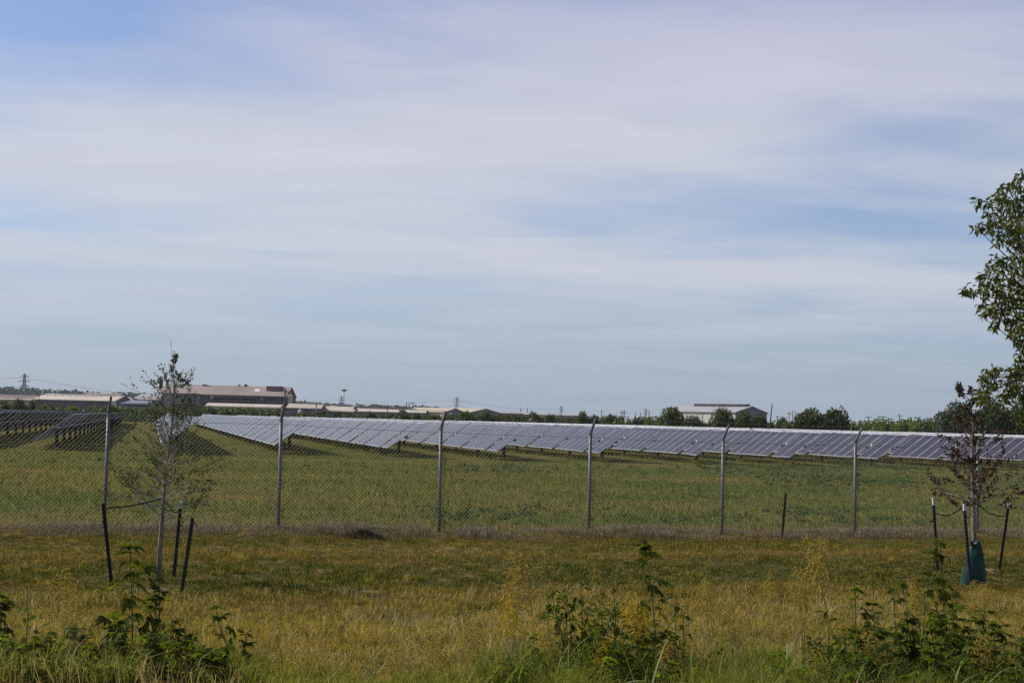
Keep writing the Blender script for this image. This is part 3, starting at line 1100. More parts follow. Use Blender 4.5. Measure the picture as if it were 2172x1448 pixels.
def build_cabinets():
    r = empty('inverter_cabinet', at(606, 884, 190) * np.array([1, 1, 0]))
    tag(r, 'pale electrical cabinet with dark top standing in the array', 'cabinet')
    off = np.array(r.location)
    a, c = at(601.5, 880, 190), at(614, 874.6, 190)
    MB().box((a[0], 190, 0), (c[0], 191, c[2])).build('body', MATS['wall_grey'], r, off)
    MB().box((a[0] - .05, 189.95, c[2] + .003), (c[0] + .05, 191.05, c[2] + .1)).build('lid', MATS['wall_white'], r, off)
    a, c = at(588, 880, 190), at(597, 876.6, 190)
    tag(MB().box((a[0], 190, 0), (c[0], 190.8, c[2] - .1)).box((a[0] - .04, 189.96, c[2] - .097), (c[0] + .04, 190.84, c[2])).build('control_box', MATS['dark_steel']), 'small dark box left of the pale cabinet, behind a fence post', 'box')


build_cabinets()

# ------------------------------------------------------------------ pylons, masts, poles


def beam(b, p, q, w):
    b.tube([p, q], w, 4, cap=False)


def pylon(label, px, ytop, H, th=.24, arms=True, slim=1.0, group=None):
    yh = 891.9 + .0254 * (px - 1086)
    Y = (H - HC) * FPX / (yh - ytop)
    base = at(px, yh, Y)
    base[2] = 0
    root = empty('lattice_pylon', base)
    tag(root, label, 'pylon', group)
    half = lambda z: (3.6 * (1 - z / H) ** 1.5 + .75) * slim
    lv = [0, .16, .30, .42, .53, .63, .72, .80, .88, .94, 1.0]
    legs = MB()
    br = MB()
    for i in range(len(lv) - 1):
        z0, z1 = lv[i] * H, lv[i + 1] * H
        a, c = half(z0), half(z1)
        q0 = [(-a, -a, z0), (a, -a, z0), (a, a, z0), (-a, a, z0)]
        q1 = [(-c, -c, z1), (c, -c, z1), (c, c, z1), (-c, c, z1)]
        for k in range(4):
            beam(legs, q0[k], q1[k], th)
            k2 = (k + 1) % 4
            beam(br, q0[k], q1[k2], th * .6)
            beam(br, q0[k2], q1[k], th * .6)
            beam(br, q1[k], q1[k2], th * .6)
    legs.build('tower_leg', MATS['lattice'], root)
    br.build('bracing', MATS['lattice'], root)
    if arms:
        for z, w in ((.66 * H, 5.2), (.79 * H, 6.2), (.92 * H, 4.6)):
            a = MB()
            for s in (-1, 1):
                for dy in (-.7, .7):
                    beam(a, (0, dy, z), (s * w, 0, z + .4), th * .75)
                    beam(a, (0, dy, z + 1.7), (s * w, 0, z + .4), th * .75)
                beam(a, (s * w * .5, 0, z + .2), (s * w * .5, 0, z + 1.1), th * .6)
                a.tube([(s * w, 0, z + .4), (s * w, 0, z - 1.4)], th * .6, 5)
            a.build('cross_arm', MATS['lattice'], root)
    return base, H


PY = [pylon('large lattice pylon rising above the left sheds', 49, 793, 38, .26),
      pylon('lattice pylon in front of the tan sheds, beside the tall mast', 723, 840, 38, .3),
      pylon('lattice pylon above the twin gabled warehouses in the centre', 968, 842, 38, .3),
      pylon('lattice pylon right of centre above the grey roof line', 1190, 861, 38, .4),
      pylon('far pylon standing left of the round tree', 1369, 866.5, 38, .42)]
for px, yt, g in ((861.5, 853, 'left'), (867, 854, 'right'), (1104, 865, 'left'), (1118, 865.2, 'right'), (1347, 873.5, 'left'), (1358, 874, 'right')):
    where = 'over the long tan shed' if px < 900 else 'right of the gabled warehouses' if px < 1200 else 'beyond the scrub right of centre'
    pylon('small distant %s pylon of a pair %s' % (g, where), px, yt, 30, .5, False, .55)


def pole(label, px, ytop, ybot, Y, r=.14, arms=(), lean=0.0, m='pole_wood', name='utility_pole', lamp=False):
    a, c = at(px, ybot, Y), at(px + lean, ytop, Y)
    a[2] = min(a[2], 0) if lean == 0 else a[2]
    if lean == 0:
        a[0] = c[0]
    root = empty(name, a)
    tag(root, label, 'pole')
    MB().tube([a, c], [r, r * .75], 6).build('shaft', MATS[m], root, a)
    for dz, w in arms:
        MB().box((c[0] - w, c[1] - r * 1.5 - .1, c[2] - dz - .12), (c[0] + w, c[1] - r * 1.2 - .02, c[2] - dz + .12)).build('cross_arm', MATS[m], root, a)
    if lamp:
        MB().lathe([(.5, -.5), (1.6, 0), (1.6, .5), (.4, .9)], c, 10).build('lamp_head', MATS['lattice'], root, a)


pole('tall floodlight mast beside the pylon over the tan sheds', 730, 828, 872, 800, .2, m='lattice', name='floodlight_mast', lamp=True)
for i, (px, yt, yb, Y, arms, what) in enumerate((
        (822, 860.5, 885, 700, ((.4, 1.2),), 'slim pole above the long tan shed, left of the pylon pair'),
        (875.5, 852.5, 885, 800, ((.4, 1.4),), 'tall slim pole just right of the pylon pair over the tan shed'),
        (891, 862, 885, 800, ((.4, 1.2),), 'short slim pole at the right end of the long tan shed'),
        (1276.5, 869, 900, 520, (), 'single bare pole above the scrub right of the centre post'),
        (1319.5, 871, 900, 620, ((.8, 1.3), (2.6, 1.0)), 'left pole of the close pair beyond the scrub'),
        (1324, 868.5, 900, 600, ((1.2, 1.3), (3.0, 1.3)), 'right taller pole of the close pair beyond the scrub'),
        (1377, 870.5, 900, 600, (), 'thin pole just left of the round tree'),
        (1649, 882, 905, 640, ((.3, .8),), 'small pole beside the leaning dark pole'),
        (1674, 872.5, 910, 640, ((.9, 1.2),), 'left pole of three behind the double tree'),
        (1681.5, 870.5, 910, 620, (), 'middle bare pole of three behind the double tree'),
        (1687, 871.5, 910, 620, (), 'right pole of three behind the double tree'),
        (1842, 883, 915, 560, ((.3, 1.3),), 'pole with short cross arm above yellow-green scrub, leftmost there'),
        (1856.5, 887, 915, 700, ((.4, 1.0),), 'faint small pole second from left above yellow-green scrub'),
        (1864.5, 881.5, 915, 600, ((.6, .8),), 'thin pole third from left above yellow-green scrub'),
        (1873.5, 881.5, 915, 560, ((.5, 1.4), (1.6, 1.4), (2.6, .9)), 'pole with three cross arms above yellow-green scrub'),
        (1890.5, 886, 915, 640, ((.5, 1.2),), 'slim pole between the multi-armed poles on the right'),
        (1908, 876.5, 915, 600, ((1.0, 1.3), (3.2, 1.3), (5.2, 1.0)), 'tallest multi-armed pole above the right scrub'),
        (1927, 884.5, 915, 520, (), 'dark bare pole nearest the big right trees'))):
    pole(what, px, yt, yb, Y, .16 * Y / 600 + .05, arms)
pole('dark thin pole leaning over the array before the warehouse', 1630.5, 857, 922, 150, .075, lean=7.5, name='leaning_pole')


def wires():
    b = MB()
    def span(p, q, sag, r):
        p, q = np.array(p), np.array(q)
        b.tube([p * (1 - t) + q * t - np.array([0, 0, 4 * sag * t * (1 - t)]) for t in np.linspace(0, 1, 14)], r, 3, cap=False)
    (p0, H0), (p1, H1), (p2, H2), (p3, H3) = PY[0], PY[1], PY[2], PY[3]
    lines = []
    for zf, w in ((.92, 4.6), (.66, 5.2)):
        for s in (-1, 1):
            b = MB()
            o = np.array([s * w, 0, 0])
            z = lambda H: np.array([0, 0, zf * H - 1.2])
            span(p0 + o + z(H0) + np.array([-420, -150, 0]), p0 + o + z(H0), 7, .075)
            span(p0 + o + z(H0), p1 + o + z(H1), 16, .085)
            span(p1 + o + z(H1), p2 + o + z(H2), 6, .10)
            span(p2 + o + z(H2), p3 + o + z(H3), 8, .11)
            where = ('upper', 'lower')[zf < .8] + ' ' + ('left', 'right')[s > 0]
            o_ = b.build('power_line', MATS['lattice'])
            tag(o_, '%s conductor cable strung between the lattice pylons' % where, 'power line')


wires()

# ------------------------------------------------------------------ trees and scrub behind the array
leaf_mat('leaf_dark', (.030, .044, .012), (.080, .102, .026), .26)
leaf_mat('leaf_mid', (.048, .070, .014), (.115, .145, .032), .28)
leaf_mat('leaf_lime', (.090, .120, .026), (.180, .215, .052), .3)
leaf_mat('leaf_grey', (.050, .062, .036), (.10, .115, .066), .25)


def crown_points(lobes, n, rad, flat=.85):
    c, r = [], []
    m = n // len(lobes)
    for i, (p, s) in enumerate(lobes):
        d = RNG.normal(size=(m, 3))
        d /= np.linalg.norm(d, axis=1)[:, None]
        rr = (.55 + .5 * RNG.random(m) ** .6)[:, None]
        # ragged: leaves keep to a few twigs of each lobe
        tw = RNG.normal(size=(7, 3))
        tw /= np.linalg.norm(tw, axis=1)[:, None]
        near = (d @ tw.T).max(axis=1)
        rr *= (.72 + .36 * np.clip(near, 0, 1) ** 3)[:, None]
        c.append(np.array(p) + d * rr * s * rad * np.array([1, 1, flat]))
        r.append(np.clip(.5 * RNG.random(m) + .5 * RNG.random() , 0, 1))
    return np.concatenate(c), np.concatenate(r)


CROWNS = {}


def crown_variant(kind, i, n=3600):
    key = (kind, i)
    if key not in CROWNS:
        lobes = []
        nl = 20 + i * 3
        for k in range(nl):
            a = k * 2.4 + RNG.random() * .7
            th = math.radians(100 * ((k + .5) / nl) ** .7)
            rr = .66 * (.85 + .3 * RNG.random())
            lobes.append(((math.cos(a) * math.sin(th) * rr, math.sin(a) * math.sin(th) * rr, .30 + .46 * math.cos(th) * (.85 + .25 * RNG.random())), .24 + .12 * RNG.random()))
        lobes.append(((0, 0, .45), .55))
        lobes.append(((0, 0, .25), .6))
        pts, rn = crown_points(lobes, n, 1.0)
        pts[:, 2] = np.maximum(pts[:, 2], .03)
        CROWNS[key] = leaf_cloud('crown', pts, np.array([0, 0, .5]), .052, MATS[kind], rn)
    return CROWNS[key]


TRUNK = None


def trunk_mesh():
    global TRUNK
    if TRUNK is None:
        b = MB()
        b.tube([(0, 0, -.05), (.01, 0, .12), (.0, .01, .34), (.02, 0, .55)], [.05, .036, .028, .015], 7)
        for a in range(5):
            t = a * 1.3
            b.tube([(0, 0, .14 + .05 * a), (.16 * math.cos(t), .16 * math.sin(t), .3 + .07 * a), (.4 * math.cos(t), .4 * math.sin(t), .46 + .07 * a)], [.022, .014, .006], 5)
        TRUNK = b.mesh('trunk', MATS['bark_dark'])
    return TRUNK


def far_tree(label, x0, x1, ytop, Y, kind, var, name='tree', group=None, squash=1.0, cat='tree'):
    mid = (x0 + x1) / 2
    c = at(mid, ytop, Y)
    w = (at(x1, ytop, Y)[0] - at(x0, ytop, Y)[0]) / 2
    root = empty(name, (c[0], Y, 0), RNG.random() * 6)
    tag(root, label, cat, group)
    h = c[2]
    link('trunk', trunk_mesh(), root, scale=(w * squash, w * squash, h))
    link('crown', crown_variant(kind, var), root, scale=(w * 1.18, w * 1.18 * squash, h * .99))
    return root


for a in (
        ('dark bushy tree at the far left edge under the pylon', -8, 26, 848, 300, 'leaf_mid', 0),
        ('dark rounded tree second from the left edge, below the pylon', 22, 56, 844.5, 295, 'leaf_dark', 1),
        ('narrow dark tree at the left end of the pale-roofed shed', 60, 78, 848, 300, 'leaf_dark', 2),
        ('low green bush in front of the pale-roofed shed wall', 78, 122, 855, 290, 'leaf_mid', 1),
        ('low light green bush at the middle of the pale-roofed shed', 135, 172, 858.5, 290, 'leaf_lime', 2),
        ('low olive bush below the white tank', 208, 262, 859, 285, 'leaf_mid', 3),
        ('dark tree hidden behind the lower sapling branches', 428, 462, 859.5, 290, 'leaf_dark', 0),
        ('dark round bush left of the tan stepped roofs', 680, 698, 870, 290, 'leaf_dark', 1),
        ('dark wide bush below the pylon at the tan stepped roofs', 700, 730, 871.5, 290, 'leaf_dark', 3),
        ('dark bush in front of the long tan shed', 774, 800, 870.5, 290, 'leaf_dark', 0),
        ('lighter green rounded tree under the paired pylons', 838, 872, 866, 290, 'leaf_mid', 2),
        ('dark low bush between the rounded tree and cream warehouse', 875, 896, 874, 285, 'leaf_dark', 3),
        ('olive bush at the foot of the cream warehouse', 905, 940, 876.5, 285, 'leaf_mid', 0),
        ('broad dark tree mass before the right gabled warehouse', 965, 1012, 870.5, 290, 'leaf_mid', 1),
        ('dark green tree right of the gabled warehouses', 1008, 1056, 872, 288, 'leaf_dark', 2),
        ('dark tree with a knob top in the middle scrub', 1113, 1152, 871.5, 290, 'leaf_dark', 0),
        ('small dark tree right of the knob-topped one', 1155, 1180, 879, 288, 'leaf_dark', 1),
        ('ragged tree beside the centre-right fence post', 1222, 1250, 871.5, 285, 'leaf_mid', 3),
        ('ragged low tree just right of the centre-right fence post', 1249, 1272, 878, 285, 'leaf_mid', 2),
        ('grey-green small tree in the scrub right of centre', 1280, 1312, 876.5, 290, 'leaf_grey', 0),
        ('low dark bush left of the yellowish scrub clump', 1336, 1360, 886, 280, 'leaf_dark', 2),
        ('tall round-headed tree left of the white warehouse', 1397, 1454, 859.5, 275, 'leaf_mid', 0),
        ('dark bush between the round-headed tree and white warehouse wall', 1446, 1492, 879.5, 270, 'leaf_dark', 3),
        ('dark ragged tree in front of the white warehouse roof', 1503, 1560, 864, 268, 'leaf_dark', 1),
        ('green tree in front of the warehouse gable', 1556, 1604, 872.5, 266, 'leaf_mid', 3),
        ('dark tree at the right corner of the warehouse gable', 1590, 1630, 876, 270, 'leaf_dark', 0),
        ('small dark round bush between leaning pole and double tree', 1645, 1677, 884, 266, 'leaf_dark', 2),
        ('left half of the big double tree, dense and dark', 1676, 1756, 865, 262, 'leaf_dark', 3),
        ('right half of the big double tree, with airy top', 1738, 1808, 864, 266, 'leaf_dark', 1),
        ('grey ragged tree behind the red sapling', 1985, 2080, 850, 250, 'leaf_grey', 3),
        ('large dark tree at the right edge behind the array', 2060, 2150, 846, 245, 'leaf_dark', 0),
        ('dark tree cut by the right edge behind the array', 2128, 2230, 843, 250, 'leaf_dark', 2)):
    far_tree(*a)


def build_scrub():
    c, r = {}, {}
    def clump(px, ytop, Y, wpx, kind):
        p = at(px, ytop, Y)
        w = wpx / FPX * Y
        n = int(150 + 60 * w)
        d = RNG.normal(size=(n, 3))
        d /= np.linalg.norm(d, axis=1)[:, None]
        d[:, 2] = np.abs(d[:, 2])
        q = d * (.7 + .4 * RNG.random((n, 1))) * np.array([w, w, p[2] * .98])
        c.setdefault(kind, []).append(q + np.array([p[0], Y, 0]))
        r.setdefault(kind, []).append(np.clip(.6 * RNG.random(n) + .4 * RNG.random(), 0, 1))
    def belt(x0, x1, y0, y1, Y, kinds, step=11, wpx=11):
        x = x0
        while x < x1:
            f = (x - x0) / (x1 - x0)
            clump(x, y0 + (y1 - y0) * f + RNG.normal() * 1.6, Y + RNG.normal() * 8, wpx * (.7 + .7 * RNG.random()), kinds[RNG.integers(0, len(kinds))])
            x += step * (.5 + RNG.random())
    D_, M_, L_, Gy = 'leaf_dark', 'leaf_mid', 'leaf_lime', 'leaf_grey'
    belt(-20, 330, 861, 865, 300, (M_, D_, M_, L_))
    belt(330, 612, 865, 869, 300, (M_, D_, M_))
    belt(430, 600, 864.5, 869, 310, (M_, D_))
    belt(612, 905, 876, 879, 300, (D_, M_))
    belt(905, 1260, 880, 885, 300, (M_, D_, M_, Gy))
    belt(960, 1130, 877, 880, 306, (M_, D_))
    belt(1150, 1330, 882, 886, 306, (M_, D_, Gy))
    belt(1250, 1400, 884, 888, 290, (M_, L_, Gy, M_))
    belt(1355, 1405, 882, 884, 284, (L_, M_), 9)
    belt(1440, 1680, 894, 899, 280, (M_, L_, D_))
    belt(1630, 1680, 893, 896, 275, (L_,))
    belt(1795, 1990, 893, 895, 275, (L_, M_, L_))
    belt(1830, 1985, 889.5, 891, 282, (L_, M_, L_), 9, 12)
    belt(1930, 1985, 885, 888, 286, (L_, Gy), 9, 12)
    belt(1975, 2230, 897, 900, 268, (D_, M_))
    names = {D_: 'dark green', M_: 'mid green', L_: 'yellow-green', Gy: 'grey-green'}
    for k in c:
        me = leaf_cloud('scrub', np.concatenate(c[k]), np.array([0, 0, .6]), .30, MATS[k], np.concatenate(r[k]))
        tag(link('scrub', me), 'belt of %s scrub growing along the far side of the array' % names[k], 'scrub', kind='stuff')


build_scrub()
# ------------------------------------------------------------------ grass
BL_VERGE = blade_mat('verge_blades', straw_from=.90)
BL_FIELD = blade_mat('field_blades', (1, 1, 1), (.42, .33, .16), .86)


def blades(name, P, h, wd, lean, m, tone=None):
    n = len(P)
    az = RNG.random(n) * 2 * math.pi
    d = np.stack([np.cos(az), np.sin(az), np.zeros(n)], 1)
    fa = RNG.random(n) * 2 * math.pi
    s = np.stack([np.cos(fa), np.sin(fa), np.zeros(n)], 1) * (wd / 2)[:, None]
    up = np.array([0, 0, 1.0])
    mid = P + d * (lean * h * .3)[:, None] + up * (h * .58)[:, None]
    tip = P + d * (lean * h)[:, None] + up * (h * np.clip(1.05 - .45 * lean ** 2, .15, 1))[:, None]
    v = np.stack([P - s, P + s, mid + s * .75, mid - s * .75, tip], 1)
    return np_mesh(name, v, [0, 1, 2, 3, 3, 2, 4], [4, 3], m, {'rnd': RNG.random(n) if tone is None else .45 * RNG.random(n) + .55 * tone, 'rnd2': RNG.random(n)})


def scatter(n, y0, y1, wmin, wmax, power=1.0, margin=1.2):
    """points on the ground inside the view wedge, denser near the camera"""
    out = []
    got = 0
    while got < n:
        k = int(n * 1.6)
        u = RNG.random(k)
        y = (y0 ** (1 - power) + u * (y1 ** (1 - power) - y0 ** (1 - power))) ** (1 / (1 - power)) if power != 1 else y0 * (y1 / y0) ** u
        x = (RNG.random(k) * 2 - 1) * (.372 * y + margin)
        w = x * FN[0] + y * FN[1] - FC
        ok = (w > wmin) & (w < wmax)
        p = np.stack([x[ok], y[ok]], 1)
        out.append(p)
        got += len(p)
    p = np.concatenate(out)[:n]
    return np.concatenate([p, G(p[:, 0], p[:, 1])[:, None]], 1)


def tufts(C, k, spread):
    """blades in tufts; thin where the ground shows"""
    keep = vnoise(C[:, 0] * 2.3 + 11, C[:, 1] * 2.3) * .6 + vnoise(C[:, 0] * 7.1, C[:, 1] * 7.1 + 5) * .4 > .24 + .16 * RNG.random(len(C))
    C = C[keep]
    P = np.repeat(C, k, 0)
    P[:, :2] += RNG.normal(size=(len(P), 2)) * spread
    P[:, 2] = G(P[:, 0], P[:, 1])
    return P, np.repeat(RNG.random(len(C)), k)


def build_grass():
    # mown verge: short living grass, longer dry grass close to the camera
    P, tone = tufts(scatter(64000, 10.8, 32, -40, -.05, .2), 6, .035)
    w = P[:, 0] * FN[0] + P[:, 1] * FN[1] - FC
    big = vnoise(P[:, 0] * .9 + 3, P[:, 1] * .9)
    near = np.clip((-w - 8.0) / 2.5, 0, 1)
    h = (.028 + .032 * RNG.random(len(P)) + .035 * near * RNG.random(len(P)) + .018 * near) * (.5 + 1.0 * big)
    h *= .6 + .8 * tone
    h *= np.where(RNG.random(len(P)) > .985, 1.9, 1)
    wd = .0042 + .0045 * RNG.random(len(P)) + P[:, 1] * .00007
    lean = RNG.random(len(P)) * 1.5 + .1
    tag(link('verge_grass', blades('verge_grass', P, h, wd, lean, BL_VERGE, tone)), 'mown green and straw-dry grass of the verge before the fence', 'grass', kind='stuff')
    # long pale straws, standing and flattened, over the dry part
    P = scatter(14000, 11, 20, -40, -8.6, .1)
    P = P[vnoise(P[:, 0] * 1.4 + 17, P[:, 1] * 1.4) > .4]
    n = len(P)
    tag(link('straw_litter', blades('straw_litter', P, .10 + .16 * RNG.random(n), .004 + .003 * RNG.random(n), .2 + 1.5 * RNG.random(n), STRAW)), 'long pale straws standing and lying in the dry verge grass', 'dead grass', kind='stuff')
    # dead thatch along the fence foot
    P = scatter(42000, 20, 40, -.75, .8, .0)
    P = P[vnoise(P[:, 0] * 1.7 + 3, P[:, 1] * 1.7) > .34]
    h = (.05 + .13 * RNG.random(len(P))) * (.4 + 1.2 * vnoise(P[:, 0] * 1.3, P[:, 1] * 1.3))
    tag(link('dead_thatch', blades('dead_thatch', P, h, .005 + .006 * RNG.random(len(P)), RNG.random(len(P)) * 1.5, THATCH)), 'dead grey-brown thatch strip along the foot of the fence', 'dead grass', kind='stuff')
    # field beyond the fence
    P, tone = tufts(scatter(72000, 23, 118, .3, 200, .55, 4), 5, .06)
    big = vnoise(P[:, 0] * .25 + 7, P[:, 1] * .25)
    h = (.05 + .085 * RNG.random(len(P))) * (.5 + .9 * big)
    tall = RNG.random(len(P)) > .97
    h = np.where(tall & (P[:, 1] < 62), h * 2.2, h) * np.clip((86 - P[:, 1]) / 26, .45, 1)
    wd = .006 + .0075 * RNG.random(len(P)) + P[:, 1] * .00016
    tag(link('field_grass', blades('field_grass', P, h, wd, RNG.random(len(P)) * .9 + .1, BL_FIELD, tone)), 'rough green grass with straw patches filling the field behind the fence', 'grass', kind='stuff')


STRAW = leaf_mat('straw_blades', (.24, .17, .07), (.50, .42, .22), .3, .7, 0.0)


def under_row_grass():
    """taller grass added under the panels to darken the band below them"""
    c = []
    ca, sa = math.cos(AXIS), math.sin(AXIS)
    for k in range(-2, 11):
        s_, t0 = NEAR.get(k, (1.05 + 5.76 * (k - 1) - (.8 if k < 0 else 0), 75.6))
        n = 5200
        t = t0 + 2.2 + 48 * RNG.random(n) ** 1.4
        q = s_ + ML / 2 * ct + RNG.normal(size=n) * .42
        c.append(np.stack([q * ca - t * sa, q * sa + t * ca, np.zeros(n)], 1))
    P = np.concatenate(c)
    P[:, 2] = G(P[:, 0], P[:, 1])
    n = len(P)
    h = (.14 + .16 * RNG.random(n)) * (.6 + .6 * vnoise(P[:, 0] * .7, P[:, 1] * .7))
    tag(link('under_row_grass', blades('under_row_grass', P, h, .018 + .014 * RNG.random(n), RNG.random(n) * .7 + .1, BL_FIELD)), 'taller grass added under the panel rows to darken the band there', 'grass', kind='stuff')


under_row_grass()
THATCH = leaf_mat('thatch_blades', (.12, .095, .072), (.34, .285, .21), .2, .8, .1)
build_grass()


def build_forbs():
    """leafy broad-leaved weeds and a few yellow flowers in the right of the field"""
    c, r, fl = [], [], []
    def patch(px, py, spread, n):
        p = on_ground(px, py)
        for _ in range(int(n * 2.2)):
            q = p + np.array([RNG.normal() * spread * 1.5, RNG.normal() * spread * 2.0, 0])
            q[2] = float(G(q[0], q[1]))
            k = RNG.integers(18, 40)
            rad = .10 + .14 * RNG.random()
            d = RNG.normal(size=(k, 3)) * np.array([rad, rad, rad * .55]) * .7
            d[:, 2] = np.abs(d[:, 2]) + .12 + .18 * RNG.random()
            c.append(q + d)
            r.append(np.clip(.5 * RNG.random(k) + .5 * RNG.random(), 0, 1))
    for px, py, s, n in ((1520, 1003, 1.2, 10), (1660, 1005, 1.1, 14), (1700, 1020, .9, 12), (1690, 1035, .7, 8), (1750, 1005, 1.0, 12), (1780, 1030, .9, 12), (1830, 1030, 1.0, 12), (1880, 1030, 1.0, 12),
                         (1900, 1000, 1.2, 14), (1960, 1010, 1.2, 14), (1990, 1030, 1, 12), (2100, 1010, 1.4, 14), (2150, 1030, 1.2, 12), (1600, 1000, 1.2, 8), (1100, 1005, 1.4, 8), (1070, 1003, .6, 5), (1180, 1000, 1.5, 7),
                         (975, 1108, .35, 7), (1090, 1106, .2, 3), (1440, 1120, .45, 6), (1710, 1110, .4, 6), (1850, 1118, .4, 6), (1000, 1008, 1.2, 5), (1420, 1010, 1.2, 5), (130, 990, 1.0, 4), (800, 1010, 1.2, 4), (2060, 1060, .8, 6)):
        patch(px, py, s, n)
    me = leaf_cloud('broadleaf_weeds', np.concatenate(c), np.array([0, -.2, .9]), .045, MATS['leaf_forb'], np.concatenate(r), 1.0)
    tag(link('broadleaf_weeds', me), 'patches of grey-green leafy weeds in the field behind the fence', 'weeds', kind='stuff')
    b = MB()
    for px, py in ((1695, 1003), (1650, 1018), (1178, 1002), (1552, 1001), (1790, 1000), (1875, 1012), (1698, 1006), (1780, 1003), (180, 993), (1704, 1002), (1590, 996), (2052, 1012), (1945, 1004)):
        p = on_ground(px, py) + (0, -.05, .38)
        n = len(b.v)
        k = 10
        pts = [tuple(p + np.array([math.cos(a) * (.055 if i % 2 == 0 else .03), -.012 * (i % 2), math.sin(a) * (.055 if i % 2 == 0 else .03)])) for i, a in enumerate(np.linspace(0, 2 * math.pi, k, endpoint=False))]
        b.add(pts + [tuple(p + (0, .012, 0))], [(i, (i + 1) % k, k) for i in range(k)])
        b.tube([p - (0, -.02, .36), p], .005, 4, 1)
    tag(b.build('yellow_flowers', [MATS['petal'], MATS['leaf_mid']]), 'scattered small yellow flowers in the field behind the fence', 'flowers', kind='stuff')


leaf_mat('leaf_forb', (.050, .078, .020), (.105, .145, .042), .25, .7, .05)
mat('petal', (.62, .40, .02), .6)
build_forbs()


def build_debris():
    # clod of dark clippings against the fence foot
    p = on_ground(772, 1131)
    n = 900
    u = RNG.normal(size=(n, 2)) * np.array([.24, .14])
    P = np.stack([p[0] + u[:, 0], p[1] + u[:, 1], p[2] + .13 * np.exp(-(u[:, 0] / .28) ** 2 - (u[:, 1] / .2) ** 2) - .03], 1)
    me = blades('clipping_heap', P, .06 + .08 * RNG.random(n), .006 + .006 * RNG.random(n), .4 + RNG.random(n) * 1.3, MATS['heap_blades'])
    o = link('clipping_heap', me)
    tag(o, 'low dark heap of dead clippings at the fence foot between two posts', 'grass heap', kind='stuff')


leaf_mat('heap_blades', (.035, .028, .022), (.115, .09, .07), .15, .8, .1)
build_debris()

# ------------------------------------------------------------------ stakes


def t_post(label, x0, y0, x1, y1, tip=False, thick=.022, m='tpost', Y=None, name='stake'):
    """steel T stake from its foot pixel to its top pixel, with studs along the face"""
    a = on_ground(x0, y0)
    Yd = a[1] if Y is None else Y
    if Y is not None:
        a = at(x0, y0, Y)
    c = at(x1, y1, Yd)
    root = empty(name, a)
    tag(root, label, 'stake', 'dark steel stakes round the saplings' if m == 'tpost' else None)
    d = (c - a)
    L = np.linalg.norm(d)
    d = d / L
    q = Vector(d).to_track_quat('Z', 'Y').to_matrix().to_4x4()
    q = Matrix.Translation(Vector(a)) @ q
    split = .9 if tip else 1.0
    b = MB()
    b.box((-thick, -.004, -.25), (thick, .004, L * split), 0, q)
    b.box((-.004, .0045, -.25), (.004, thick * 1.5, L * split), 0, q)
    b.build('shaft', MATS[m], root, a)
    s = MB()
    z = .1
    while z < L * split - .05:
        s.box((-.008, -.013, z), (.008, -.0045, z + .022), 0, q)
        z += .055
    s.build('studs', MATS[m], root, a)
    if tip:
        t = MB()
        t.box((-thick, -.004, L * split + .001), (thick, .004, L), 0, q)
        t.box((-.004, .0045, L * split + .001), (.004, thick * 1.5, L), 0, q)
        t.build('painted_tip', MATS['tpost_tip'], root, a)
    return a, c


SK = {}
SK['l1'] = t_post('black steel stake left of the left sapling, leaning outward', 236, 1252, 217, 1068)
SK['l2'] = t_post('black steel stake just right of the left sapling trunk, pale-tipped', 371, 1222, 386, 1062, True)
SK['l3'] = t_post('black steel stake rightmost at the left sapling, leaning right', 387, 1260, 411, 1098)
SK['r1'] = t_post('black steel stake left of the green watering bag', 1988, 1212, 1978, 1055, True)
SK['r2'] = t_post('black steel stake in front of the green watering bag', 2055, 1213, 2043, 1068, True, Y=21.3)
SK['r3'] = t_post('black steel stake right of the green watering bag, leaning right', 2121, 1211, 2142, 1062, True)
t_post('rusty brown short post leaning at the fence between two galvanised posts', 1660, 1140, 1668.5, 1045, False, .026, 'rust', name='leaning_post')

# ------------------------------------------------------------------ saplings


def grow(b, tips, p, d, L, r, depth, rnd, up=.35, spread=.6, segs=5, kids=3, leafy=1):
    """a bending tapered shoot with side shoots; collects leaf places"""
    pts, rad = [p.copy()], [r]
    q, e = p.copy(), d / np.linalg.norm(d)
    for i in range(segs):
        e = e + rnd.normal(size=3) * .13 + np.array([0, 0, up * .12])
        e /= np.linalg.norm(e)
        q = q + e * L / segs
        pts.append(q.copy())
        rad.append(r * (1 - .8 * (i + 1) / segs))
        if depth <= leafy:
            for _ in range(2):
                tips.append((q - e * L / segs * rnd.random(), e.copy()))
    b.tube(pts, rad, 5 if depth else 4, cap=False)
    if depth > 0:
        for k in range(kids):
            i = rnd.integers(1, segs + 1) if k else segs - 1
            side = rnd.normal(size=3)
            side -= e * (side @ e)
            side /= np.linalg.norm(side)
            nd = (pts[i] - pts[i - 1]) / np.linalg.norm(pts[i] - pts[i - 1]) + side * spread * (.7 + .6 * rnd.random())
            grow(b, tips, pts[i], nd, L * (.42 + .25 * rnd.random()), rad[i] * .7 + .0008, depth - 1, rnd, up, spread, max(3, segs - 1), kids, leafy)


